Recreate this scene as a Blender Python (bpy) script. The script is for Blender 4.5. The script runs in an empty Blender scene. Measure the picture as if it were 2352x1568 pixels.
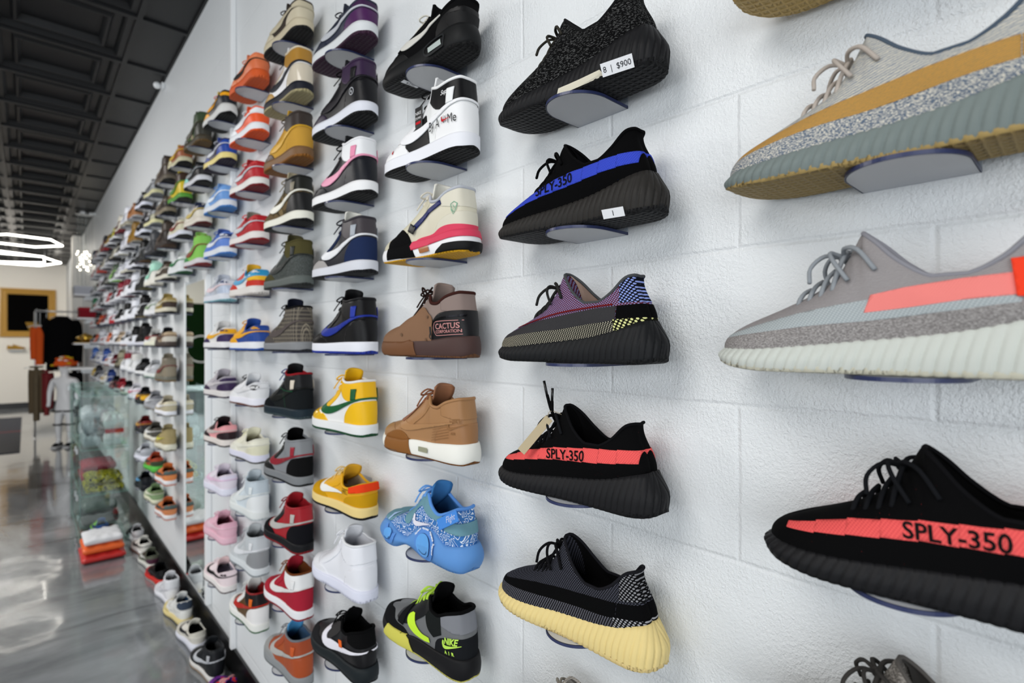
import bpy, bmesh, math, random
from mathutils import Vector, Matrix
from mathutils.bvhtree import BVHTree
from mathutils.geometry import tessellate_polygon
random.seed(7)
SC = bpy.context.scene
COL = SC.collection
PI = math.pi

# ------------------------------------------------------------------ camera, world, lights, exposure
THETA = math.asin(0.675)      # camera turned right of the wall direction (+Y)
WALL = 0.683                  # shoe wall plane x = WALL
HC = 1.47                     # eye height
CEIL = 3.20
YEND = 16.0
cam = bpy.data.cameras.new('camera')
cam.sensor_width = 36.0
cam.lens = 1220 / 2352 * 36
cam.clip_start = 0.02
cam.dof.use_dof = True
cam.dof.focus_distance = 0.80
cam.dof.aperture_fstop = 3.6
camo = bpy.data.objects.new('camera', cam)
COL.objects.link(camo)
camo.location = (0, 0, HC)
camo.rotation_euler = (PI / 2, 0, -THETA)
SC.camera = camo

SC.view_settings.view_transform = 'Standard'
SC.view_settings.look = 'None'
SC.view_settings.gamma = 1
SC.view_settings.use_curve_mapping = False
SC.view_settings.exposure = 0.22

world = bpy.data.worlds.new('world')
SC.world = world
world.use_nodes = True
wbg = world.node_tree.nodes['Background']
wbg.inputs[0].default_value = (0.86, 0.93, 1.0, 1)
wbg.inputs[1].default_value = 0.50

def area_light(name, loc, target, sx, sy, power, color=(1, 1, 1), spread=180):
    d = bpy.data.lights.new(name, 'AREA')
    d.shape = 'RECTANGLE'
    d.size = sx
    d.size_y = sy
    d.energy = power
    d.color = color
    d.spread = math.radians(spread)
    o = bpy.data.objects.new(name, d)
    COL.objects.link(o)
    o.location = loc
    v = Vector(target) - Vector(loc)
    o.rotation_euler = v.to_track_quat('-Z', 'Y').to_euler()
    return o
# daylight of the shop front behind and to the left of the viewer, and the shop's ceiling fixtures
area_light('shopfront_daylight', (-3.2, -3.6, 1.7), (0.6, 1.0, 1.4), 4.5, 2.8, 120, (0.93, 0.97, 1.0))
area_light('shopfront_daylight_side', (-5.2, 1.5, 1.6), (0.68, 2.5, 1.3), 5.0, 2.4, 70, (0.93, 0.97, 1.0))
area_light('ceiling_light_front', (-1.5, 0.6, 3.1), (-0.6, 0.8, 0.0), 1.6, 1.6, 48, (1, 0.98, 0.95))
area_light('ceiling_light_middle', (-1.6, 5.0, 3.1), (-0.9, 5.2, 0.0), 1.6, 2.2, 115, (1, 0.97, 0.94))
area_light('ceiling_light_back', (-1.4, 12.8, 3.1), (-1.2, 14.5, 0.6), 2.4, 1.6, 105, (1, 0.95, 0.88))

# ------------------------------------------------------------------ helpers
def lin(c):
    if isinstance(c, str):
        c = tuple(int(c[i:i + 2], 16) / 255 for i in (0, 2, 4))
    return tuple((x / 12.92 if x <= 0.04045 else ((x + 0.055) / 1.055) ** 2.4) for x in c) + (1,)

MATS = {}
def nodes_of(name):
    m = bpy.data.materials.new(name)
    m.use_nodes = True
    nt = m.node_tree
    return m, nt, nt.nodes['Principled BSDF']

def add(nt, kind, **kw):
    n = nt.nodes.new(kind)
    for k, v in kw.items():
        if k.startswith('i_'):
            key = k[2:].replace('_', ' ')
            n.inputs[int(key) if key.isdigit() else key].default_value = v
        else:
            setattr(n, k, v)
    return n

FINISH = {'leather': (0.42, 900, 0.12), 'suede': (0.95, 2200, 0.35), 'knit': (0.95, 0, 0.5), 'rubber': (0.55, 500, 0.08),
          'patent': (0.08, 60, 0.05), 'plastic': (0.3, 0, 0), 'cloth': (0.9, 1500, 0.3), 'matte': (0.7, 0, 0), 'metal': (0.3, 0, 0), 'tread': (0.6, 0, 1.0)}
def mat(color, fin='leather'):
    key = (str(color), fin)
    if key in MATS:
        return MATS[key]
    m, nt, b = nodes_of('%s %s' % (fin, color))
    r, sc, st = FINISH[fin]
    b.inputs['Base Color'].default_value = lin(color)
    b.inputs['Roughness'].default_value = r
    if fin == 'metal':
        b.inputs['Metallic'].default_value = 1.0
    b.inputs['Specular IOR Level'].default_value = {'suede': 0.06, 'leather': 0.2, 'rubber': 0.17, 'tread': 0.2, 'cloth': 0.06, 'matte': 0.1}.get(fin, 0.5)
    if st:
        tc = add(nt, 'ShaderNodeTexCoord')
        bp = add(nt, 'ShaderNodeBump', i_Strength=st, i_Distance=0.0006)
        if fin == 'tread':      # lugs: crossing waves cut into the rubber
            bp.inputs['Distance'].default_value = 0.004
            w1 = add(nt, 'ShaderNodeTexWave', bands_direction='X', i_Scale=34.0, i_Distortion=1.5, i_Detail_Scale=9.0)
            w2 = add(nt, 'ShaderNodeTexWave', bands_direction='Y', i_Scale=30.0)
            mm = add(nt, 'ShaderNodeMath', operation='MAXIMUM')
            for k, w in enumerate((w1, w2)):
                nt.links.new(tc.outputs['Object'], w.inputs['Vector'])
                nt.links.new(w.outputs['Fac'], mm.inputs[k])
            nt.links.new(mm.outputs[0], bp.inputs['Height'])
        elif fin == 'knit':
            b.inputs['Specular IOR Level'].default_value = 0.05
            w1 = add(nt, 'ShaderNodeTexWave', wave_type='BANDS', bands_direction='DIAGONAL', i_Scale=260.0)
            nt.links.new(tc.outputs['Object'], w1.inputs['Vector'])
            nt.links.new(w1.outputs['Fac'], bp.inputs['Height'])
        else:
            n = add(nt, 'ShaderNodeTexNoise', i_Scale=float(sc), i_Detail=2.0)
            nt.links.new(tc.outputs['Object'], n.inputs['Vector'])
            nt.links.new(n.outputs['Fac'], bp.inputs['Height'])
        nt.links.new(bp.outputs['Normal'], b.inputs['Normal'])
    MATS[key] = m
    return m

def ramp_mix(nt, fac, c1, c2, lo=0.45, hi=0.55):
    r = add(nt, 'ShaderNodeValToRGB')
    r.color_ramp.elements[0].position = lo
    r.color_ramp.elements[0].color = lin(c1)
    r.color_ramp.elements[1].position = hi
    r.color_ramp.elements[1].color = lin(c2)
    nt.links.new(fac, r.inputs['Fac'])
    return r.outputs['Color']

def pat(kind, c1, c2, scale=1.0, c3=None, ratio=0.5):
    """two-colour woven, marled, plaid, camouflage or paisley cloth"""
    key = (kind, c1, c2, scale, c3, ratio)
    if key in MATS:
        return MATS[key]
    m, nt, b = nodes_of('%s cloth %s %s' % (kind, c1, c2))
    b.inputs['Roughness'].default_value = 0.9
    b.inputs['Specular IOR Level'].default_value = 0.06
    tc = add(nt, 'ShaderNodeTexCoord')
    mp = add(nt, 'ShaderNodeMapping')
    nt.links.new(tc.outputs['Object'], mp.inputs['Vector'])
    V = mp.outputs['Vector']
    if kind == 'weave':        # slanted rows of stitches
        mp.inputs['Rotation'].default_value = (0, 0.5, 0)
        w = add(nt, 'ShaderNodeTexWave', bands_direction='X', i_Scale=95.0 * scale, i_Distortion=0.6, i_Detail=1.0, i_Detail_Scale=40.0)
        w2 = add(nt, 'ShaderNodeTexWave', bands_direction='Z', i_Scale=130.0 * scale)
        nt.links.new(V, w.inputs['Vector'])
        nt.links.new(V, w2.inputs['Vector'])
        mx = add(nt, 'ShaderNodeMath', operation='MULTIPLY')
        nt.links.new(w.outputs['Fac'], mx.inputs[0])
        nt.links.new(w2.outputs['Fac'], mx.inputs[1])
        col = ramp_mix(nt, mx.outputs[0], c1, c2, ratio * 0.5, ratio * 0.5 + 0.1)
        hgt = mx.outputs[0]
    elif kind == 'rows':       # rows of yarn
        mp.inputs['Rotation'].default_value = (0, -0.35, 0)
        w = add(nt, 'ShaderNodeTexWave', bands_direction='Z', i_Scale=110.0 * scale, i_Distortion=2.5, i_Detail=2.0, i_Detail_Scale=3.0)
        nt.links.new(V, w.inputs['Vector'])
        col = ramp_mix(nt, w.outputs['Fac'], c1, c2, ratio - 0.1, ratio + 0.1)
        hgt = w.outputs['Fac']
    elif kind == 'marl':       # streaky fleck
        mp.inputs['Scale'].default_value = (0.45, 1, 1.6)
        n = add(nt, 'ShaderNodeTexNoise', i_Scale=420.0 * scale, i_Detail=1.0)
        nt.links.new(V, n.inputs['Vector'])
        col = ramp_mix(nt, n.outputs['Fac'], c1, c2, ratio, ratio + 0.06)
        hgt = n.outputs['Fac']
    elif kind == 'speck':      # few flecks
        n = add(nt, 'ShaderNodeTexVoronoi', i_Scale=190.0 * scale)
        nt.links.new(V, n.inputs['Vector'])
        n2 = add(nt, 'ShaderNodeTexNoise', i_Scale=900.0)
        nt.links.new(V, n2.inputs['Vector'])
        col = ramp_mix(nt, n.outputs['Distance'], c2, c1, 0.03 * ratio * 2, 0.04 * ratio * 2)
        hgt = n2.outputs['Fac']
    elif kind == 'plaid':
        cols = []
        w = add(nt, 'ShaderNodeTexWave', bands_direction='X', i_Scale=12.0 * scale)
        w2 = add(nt, 'ShaderNodeTexWave', bands_direction='Z', i_Scale=12.0 * scale)
        w3 = add(nt, 'ShaderNodeTexWave', bands_direction='X', i_Scale=70.0 * scale)
        w4 = add(nt, 'ShaderNodeTexWave', bands_direction='Z', i_Scale=70.0 * scale)
        for x in (w, w2, w3, w4):
            nt.links.new(V, x.inputs['Vector'])
        def mul(a, bb):
            k = add(nt, 'ShaderNodeMath', operation='MULTIPLY')
            nt.links.new(a, k.inputs[0]); nt.links.new(bb, k.inputs[1])
            return k.outputs[0]
        k = add(nt, 'ShaderNodeMath', operation='MAXIMUM')
        nt.links.new(mul(w.outputs['Fac'], w3.outputs['Fac']), k.inputs[0])
        nt.links.new(mul(w2.outputs['Fac'], w4.outputs['Fac']), k.inputs[1])
        col = ramp_mix(nt, k.outputs[0], c1, c2, 0.35, 0.8)
        hgt = k.outputs[0]
    elif kind == 'camo':
        n = add(nt, 'ShaderNodeTexNoise', i_Scale=28.0 * scale, i_Detail=0.5)
        nt.links.new(V, n.inputs['Vector'])
        r = add(nt, 'ShaderNodeValToRGB')
        r.color_ramp.interpolation = 'CONSTANT'
        r.color_ramp.elements[0].color = lin(c1)
        r.color_ramp.elements[1].position = 0.48
        r.color_ramp.elements[1].color = lin(c2)
        e = r.color_ramp.elements.new(0.58)
        e.color = lin(c3 or c1)
        nt.links.new(n.outputs['Fac'], r.inputs['Fac'])
        col = r.outputs['Color']
        hgt = n.outputs['Fac']
    else:                      # 'paisley': white curls on a plain ground
        n = add(nt, 'ShaderNodeTexVoronoi', feature='DISTANCE_TO_EDGE', i_Scale=75.0 * scale)
        n2 = add(nt, 'ShaderNodeTexNoise', i_Scale=40.0, i_Detail=0.0)
        nt.links.new(V, n2.inputs['Vector'])
        mixv = add(nt, 'ShaderNodeVectorMath', operation='MULTIPLY_ADD')
        nt.links.new(n2.outputs['Color'], mixv.inputs[0])
        mixv.inputs[1].default_value = (0.03, 0.03, 0.03)
        nt.links.new(V, mixv.inputs[2])
        nt.links.new(mixv.outputs[0], n.inputs['Vector'])
        r = add(nt, 'ShaderNodeValToRGB')
        r.color_ramp.interpolation = 'CONSTANT'
        r.color_ramp.elements[0].color = lin(c1)
        r.color_ramp.elements[1].position = 0.12
        r.color_ramp.elements[1].color = lin(c2)
        e = r.color_ramp.elements.new(0.2)
        e.color = lin(c1)
        e = r.color_ramp.elements.new(0.36)
        e.color = lin(c3 or c1)
        nt.links.new(n.outputs['Distance'], r.inputs['Fac'])
        col = r.outputs['Color']
        hgt = n2.outputs['Fac']
    nt.links.new(col, b.inputs['Base Color'])
    bp = add(nt, 'ShaderNodeBump', i_Strength=0.35, i_Distance=0.0006)
    nt.links.new(hgt, bp.inputs['Height'])
    nt.links.new(bp.outputs['Normal'], b.inputs['Normal'])
    MATS[key] = m
    return m

def M(spec, fin='leather'):
    """colour string 'rrggbb' or 'rrggbb:finish' or a ready material"""
    if not isinstance(spec, str):
        return spec
    if ':' in spec:
        spec, fin = spec.split(':')
    return mat(spec, fin)

def link_mesh(name, me, material=None, parent=None):
    o = bpy.data.objects.new(name, me)
    COL.objects.link(o)
    if len(me.materials) == 0:
        me.materials.append(None)
    if material is not None:
        o.material_slots[0].link = 'OBJECT'
        o.material_slots[0].material = material
    if parent is not None:
        o.parent = parent
    return o

def bm_mesh(bm, name='m', smooth=True):
    me = bpy.data.meshes.new(name)
    bm.to_mesh(me)
    bm.free()
    if smooth and len(me.polygons):
        me.polygons.foreach_set('use_smooth', [True] * len(me.polygons))
    return me

def thing(name, loc, label, cat, group=None, rot=(0, 0, 0)):
    o = bpy.data.objects.new(name, None)
    COL.objects.link(o)
    o.location = loc
    o.rotation_euler = rot
    o['label'] = label
    o['category'] = cat
    if group:
        o['group'] = group
    return o

def tag(o, label, cat, group=None):
    o['label'] = label
    o['category'] = cat
    if group:
        o['group'] = group
    return o

def structure(name, bm, material, smooth=False):
    o = link_mesh(name, bm_mesh(bm, name, smooth), material)
    o['kind'] = 'structure'
    return o

def box(bm, x0, x1, y0, y1, z0, z1, bevel=0.0):
    r = bmesh.ops.create_cube(bm, size=1.0)
    vs = r['verts']
    for v in vs:
        v.co = Vector((x0 + (v.co.x + .5) * (x1 - x0), y0 + (v.co.y + .5) * (y1 - y0), z0 + (v.co.z + .5) * (z1 - z0)))
    if bevel:
        es = list({e for v in vs for e in v.link_edges})
        bmesh.ops.bevel(bm, geom=es, offset=bevel, segments=2, profile=0.5, affect='EDGES')
    return bm

def cat_rom(pts, n, closed=False):
    P = [Vector(p) for p in pts]
    out = []
    m = len(P)
    segs = m if closed else m - 1
    for s in range(segs):
        if closed:
            a, b, c, d = P[(s - 1) % m], P[s], P[(s + 1) % m], P[(s + 2) % m]
        else:
            b, c = P[s], P[s + 1]
            a = P[s - 1] if s > 0 else b * 2 - c
            d = P[s + 2] if s + 2 < m else c * 2 - b
        for k in range(n):
            t = k / n
            out.append(0.5 * ((2 * b) + (c - a) * t + (2 * a - 5 * b + 4 * c - d) * t * t + (3 * b - a - 3 * c + d) * t ** 3))
    if not closed:
        out.append(P[-1].copy())
    return out

def tube(bm, pts, r, n=6, sub=4, smooth=True, closed=False, flat=1.0):
    P = cat_rom(pts, sub, closed) if smooth else [Vector(p) for p in pts]
    rings = []
    up = Vector((0, 0, 1))
    m = len(P)
    for i, p in enumerate(P):
        if closed:
            t = P[(i + 1) % m] - P[i - 1]
        else:
            t = P[min(i + 1, m - 1)] - P[max(i - 1, 0)]
        if t.length < 1e-9:
            t = Vector((1, 0, 0))
        t.normalize()
        a = up - t * up.dot(t)
        if a.length < 0.05:
            a = Vector((1, 0, 0)) - t * t.x
        a.normalize()
        up = a
        b = t.cross(a)
        rr = r(i / max(1, m - 1)) if callable(r) else r
        rings.append([bm.verts.new(p + a * math.cos(2 * PI * k / n) * rr * flat + b * math.sin(2 * PI * k / n) * rr) for k in range(n)])
    for i in range(m if closed else m - 1):
        A, B = rings[i], rings[(i + 1) % m]
        for k in range(n):
            bm.faces.new((A[k], A[(k + 1) % n], B[(k + 1) % n], B[k]))
    if not closed:
        bm.faces.new(rings[0][::-1])
        bm.faces.new(rings[-1])
    return bm

def table(rows, u):
    """smooth interpolation of rows (key, a, b, ...) at u"""
    if u <= rows[0][0]:
        return list(rows[0][1:])
    if u >= rows[-1][0]:
        return list(rows[-1][1:])
    for k in range(len(rows) - 1):
        if rows[k][0] <= u <= rows[k + 1][0]:
            break
    k0, k1, k2, k3 = max(k - 1, 0), k, k + 1, min(k + 2, len(rows) - 1)
    h = rows[k2][0] - rows[k1][0]
    t = (u - rows[k1][0]) / h
    res = []
    for c in range(1, len(rows[0])):
        p1, p2 = rows[k1][c], rows[k2][c]
        m1 = (rows[k2][c] - rows[k0][c]) / max(1e-9, rows[k2][0] - rows[k0][0]) * h
        m2 = (rows[k3][c] - rows[k1][c]) / max(1e-9, rows[k3][0] - rows[k1][0]) * h
        d = p2 - p1
        if d == 0 or m1 * d < 0:
            m1 = 0 if abs(d) < 1e-12 or m1 * d < 0 else m1
        if d == 0 or m2 * d < 0:
            m2 = 0 if abs(d) < 1e-12 or m2 * d < 0 else m2
        lim = 3 * abs(d)
        m1 = max(-lim, min(lim, m1)); m2 = max(-lim, min(lim, m2))
        res.append((2 * t ** 3 - 3 * t * t + 1) * p1 + (t ** 3 - 2 * t * t + t) * m1 + (-2 * t ** 3 + 3 * t * t) * p2 + (t ** 3 - t * t) * m2)
    return res

# ------------------------------------------------------------------ the room
def wall_y(px):                       # distance along the wall of a mortar joint seen at image column px
    t = (px - 1176) / 1220
    c, s = math.cos(THETA), math.sin(THETA)
    return WALL * (c - t * s) / (s + t * c)

def block_paint():
    m, nt, b = nodes_of('white painted block')
    b.inputs['Roughness'].default_value = 0.38
    tc = add(nt, 'ShaderNodeTexCoord')
    sep = add(nt, 'ShaderNodeSeparateXYZ')
    nt.links.new(tc.outputs['Object'], sep.inputs[0])
    ax = add(nt, 'ShaderNodeMath', operation='ADD', i_1=-wall_y(1400) + 40.64)
    az = add(nt, 'ShaderNodeMath', operation='ADD', i_1=-(HC + 0.123) + 20.32)
    nt.links.new(sep.outputs['Y'], ax.inputs[0])
    nt.links.new(sep.outputs['Z'], az.inputs[0])
    cm = add(nt, 'ShaderNodeCombineXYZ')
    nt.links.new(ax.outputs[0], cm.inputs[0])
    nt.links.new(az.outputs[0], cm.inputs[1])
    # slight waviness of the joints
    nw = add(nt, 'ShaderNodeTexNoise', i_Scale=7.0, i_Detail=2.0)
    nt.links.new(tc.outputs['Object'], nw.inputs['Vector'])
    wv = add(nt, 'ShaderNodeVectorMath', operation='MULTIPLY_ADD')
    nt.links.new(nw.outputs['Color'], wv.inputs[0])
    wv.inputs[1].default_value = (0.006, 0.006, 0)
    nt.links.new(cm.outputs[0], wv.inputs[2])
    br = add(nt, 'ShaderNodeTexBrick', i_Scale=1.0, i_Mortar_Size=0.005, i_Mortar_Smooth=1.0, i_Brick_Width=0.4064, i_Row_Height=0.2032)
    nt.links.new(wv.outputs[0], br.inputs['Vector'])
    n1 = add(nt, 'ShaderNodeTexNoise', i_Scale=270.0, i_Detail=2.6, i_Roughness=0.6)
    n2 = add(nt, 'ShaderNodeTexNoise', i_Scale=45.0, i_Detail=3.0)
    n3 = add(nt, 'ShaderNodeTexNoise', i_Scale=5.0, i_Detail=2.0)
    for n in (n1, n2, n3):
        nt.links.new(tc.outputs['Object'], n.inputs['Vector'])
    r1 = add(nt, 'ShaderNodeMapRange', i_From_Min=0.30, i_From_Max=0.80)
    nt.links.new(n1.outputs['Fac'], r1.inputs['Value'])
    r3 = add(nt, 'ShaderNodeMapRange', i_From_Min=0.4, i_From_Max=0.6, i_To_Min=0.6, i_To_Max=1.5)
    nt.links.new(n3.outputs['Fac'], r3.inputs['Value'])
    mm = add(nt, 'ShaderNodeMath', operation='MULTIPLY')
    nt.links.new(r1.outputs[0], mm.inputs[0]); nt.links.new(r3.outputs[0], mm.inputs[1])
    inv = add(nt, 'ShaderNodeMath', operation='MULTIPLY', i_1=-1.35)
    nt.links.new(br.outputs['Fac'], inv.inputs[0])
    s = add(nt, 'ShaderNodeMath', operation='MULTIPLY_ADD', i_1=0.9)
    nt.links.new(mm.outputs[0], s.inputs[0]); nt.links.new(inv.outputs[0], s.inputs[2])
    s2 = add(nt, 'ShaderNodeMath', operation='MULTIPLY_ADD', i_1=0.8)
    nt.links.new(n2.outputs['Fac'], s2.inputs[0]); nt.links.new(s.outputs[0], s2.inputs[2])
    bp = add(nt, 'ShaderNodeBump', i_Strength=0.75, i_Distance=0.0014)
    nt.links.new(s2.outputs[0], bp.inputs['Height'])
    nt.links.new(bp.outputs['Normal'], b.inputs['Normal'])
    b.inputs['Base Color'].default_value = (0.79, 0.815, 0.83, 1)
    return m

bm = bmesh.new()
box(bm, WALL, WALL + 0.2, -2.5, YEND, 0, CEIL + 0.1)
structure('wall_right', bm, block_paint())

def floor_mat():
    m, nt, b = nodes_of('polished grey concrete')
    tc = add(nt, 'ShaderNodeTexCoord')
    mp = add(nt, 'ShaderNodeMapping')
    mp.inputs['Scale'].default_value = (1.3, 0.7, 1)
    nt.links.new(tc.outputs['Object'], mp.inputs['Vector'])
    n = add(nt, 'ShaderNodeTexNoise', i_Scale=1.1, i_Detail=7.0, i_Roughness=0.6, i_Distortion=1.4)
    nt.links.new(mp.outputs['Vector'], n.inputs['Vector'])
    r = add(nt, 'ShaderNodeValToRGB')
    r.color_ramp.elements[0].position = 0.3
    r.color_ramp.elements[0].color = lin('52565a')
    r.color_ramp.elements[1].position = 0.72
    r.color_ramp.elements[1].color = lin('a6aaad')
    nt.links.new(n.outputs['Fac'], r.inputs['Fac'])
    # dark hand-trowelled streaks
    mp2 = add(nt, 'ShaderNodeMapping')
    mp2.inputs['Rotation'].default_value = (0, 0, 0.5)
    mp2.inputs['Scale'].default_value = (0.5, 3.2, 1)
    nt.links.new(tc.outputs['Object'], mp2.inputs['Vector'])
    ns = add(nt, 'ShaderNodeTexNoise', i_Scale=1.6, i_Detail=3.0, i_Distortion=0.8)
    nt.links.new(mp2.outputs['Vector'], ns.inputs['Vector'])
    rs = add(nt, 'ShaderNodeMapRange', i_From_Min=0.60, i_From_Max=0.70, i_To_Min=1.0, i_To_Max=0.55)
    nt.links.new(ns.outputs['Fac'], rs.inputs['Value'])
    ms = add(nt, 'ShaderNodeVectorMath', operation='SCALE')
    nt.links.new(r.outputs['Color'], ms.inputs[0])
    nt.links.new(rs.outputs[0], ms.inputs['Scale'])
    nt.links.new(ms.outputs[0], b.inputs['Base Color'])
    b.inputs['Roughness'].default_value = 0.13
    b.inputs['Coat Weight'].default_value = 0.6
    b.inputs['Coat Roughness'].default_value = 0.06
    n2 = add(nt, 'ShaderNodeTexNoise', i_Scale=5.0, i_Detail=2.0)
    nt.links.new(tc.outputs['Object'], n2.inputs['Vector'])
    bp = add(nt, 'ShaderNodeBump', i_Strength=0.06, i_Distance=0.02)
    nt.links.new(n2.outputs['Fac'], bp.inputs['Height'])
    nt.links.new(bp.outputs['Normal'], b.inputs['Normal'])
    nt.links.new(bp.outputs['Normal'], b.inputs['Coat Normal'])
    return m
bm = bmesh.new()
box(bm, -7, WALL + 0.2, -5, YEND + 0.2, -0.1, 0)
structure('floor', bm, floor_mat())

bm = bmesh.new()
box(bm, -7, WALL + 0.2, YEND, YEND + 0.2, 0, CEIL + 0.1)
structure('wall_back', bm, mat('f0ece4', 'matte'))
bm = bmesh.new()
box(bm, -7.2, -7, -5, YEND + 0.2, 0, CEIL + 0.1)
structure('wall_left', bm, mat('dcdcda', 'matte'))
BLK = mat('0c0c0d', 'plastic')
bm = bmesh.new()
box(bm, WALL - 0.012, WALL - 0.0003, -2.5, YEND, 0, 0.12, 0.002)
structure('baseboard_right', bm, BLK)
bm = bmesh.new()
box(bm, -7, WALL - 0.013, YEND - 0.012, YEND - 0.0003, 0, 0.12, 0.002)
structure('baseboard_back', bm, BLK)

# black pressed-panel ceiling in a grid of bars
def ceiling():
    bm = bmesh.new()
    P = 0.61
    def frame(x0, x1, y0, y1, w, za, zb):
        o = [bm.verts.new((x, y, za)) for x, y in ((x0, y0), (x1, y0), (x1, y1), (x0, y1))]
        i = [bm.verts.new((x, y, zb)) for x, y in ((x0 + w, y0 + w), (x1 - w, y0 + w), (x1 - w, y1 - w), (x0 + w, y1 - w))]
        for k in range(4):
            bm.faces.new((o[k], i[k], i[(k + 1) % 4], o[(k + 1) % 4]))
        return x0 + w, x1 - w, y0 + w, y1 - w
    xs = [0.45 + P * i for i in range(-12, 1)] + [WALL]
    ys = [4.07 + P * i for i in range(-15, 20)]
    for a in range(len(xs) - 1):
        for b in range(len(ys) - 1):
            x0, x1, y0, y1 = xs[a], xs[a + 1], ys[b], min(ys[b + 1], YEND)
            if y0 >= YEND:
                continue
            z = CEIL
            r = (x0, x1, y0, y1)
            r = frame(*r, 0.012, z, z)               # bar face
            r = frame(*r, 0.001, z, z + 0.012)       # bar side
            if min(r[1] - r[0], r[3] - r[2]) < 0.25:
                vs = [bm.verts.new((x, y, z + 0.012)) for x, y in ((r[0], r[2]), (r[0], r[3]), (r[1], r[3]), (r[1], r[2]))]
                bm.faces.new(vs)
                continue
            r = frame(*r, 0.030, z + 0.012, z + 0.012)
            r = frame(*r, 0.018, z + 0.012, z + 0.040)
            r = frame(*r, 0.035, z + 0.040, z + 0.040)
            r = frame(*r, 0.014, z + 0.040, z + 0.018)
            r = frame(*r, 0.012, z + 0.018, z + 0.018)
            r = frame(*r, 0.016, z + 0.018, z + 0.055)
            vs = [bm.verts.new((x, y, z + 0.055)) for x, y in ((r[0], r[2]), (r[0], r[3]), (r[1], r[3]), (r[1], r[2]))]
            bm.faces.new(vs)
    vs = [bm.verts.new(p) for p in ((-7, -5, CEIL + 0.08), (-7, YEND, CEIL + 0.08), (WALL, YEND, CEIL + 0.08), (WALL, -5, CEIL + 0.08))]
    bm.faces.new(vs)
    return bm
cm_, nt_, b_ = nodes_of('black ceiling panel')
b_.inputs['Base Color'].default_value = lin('17181a')
b_.inputs['Roughness'].default_value = 0.42
b_.inputs['Specular IOR Level'].default_value = 0.35
structure('ceiling', ceiling(), cm_)

WHT = mat('eef0f1', 'plastic')
bm = bmesh.new()
box(bm, WALL - 0.022, WALL - 0.0003, wall_y(541) - 0.014, wall_y(541) + 0.014, 0.12, CEIL - 0.002, 0.003)
structure('trim_1', bm, WHT)
bm = bmesh.new()
box(bm, 0.560, WALL - 0.0003, 11.2, 11.6, 0.0, CEIL - 0.002)
structure('trim_2', bm, mat('f2efe9', 'matte'))

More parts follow.
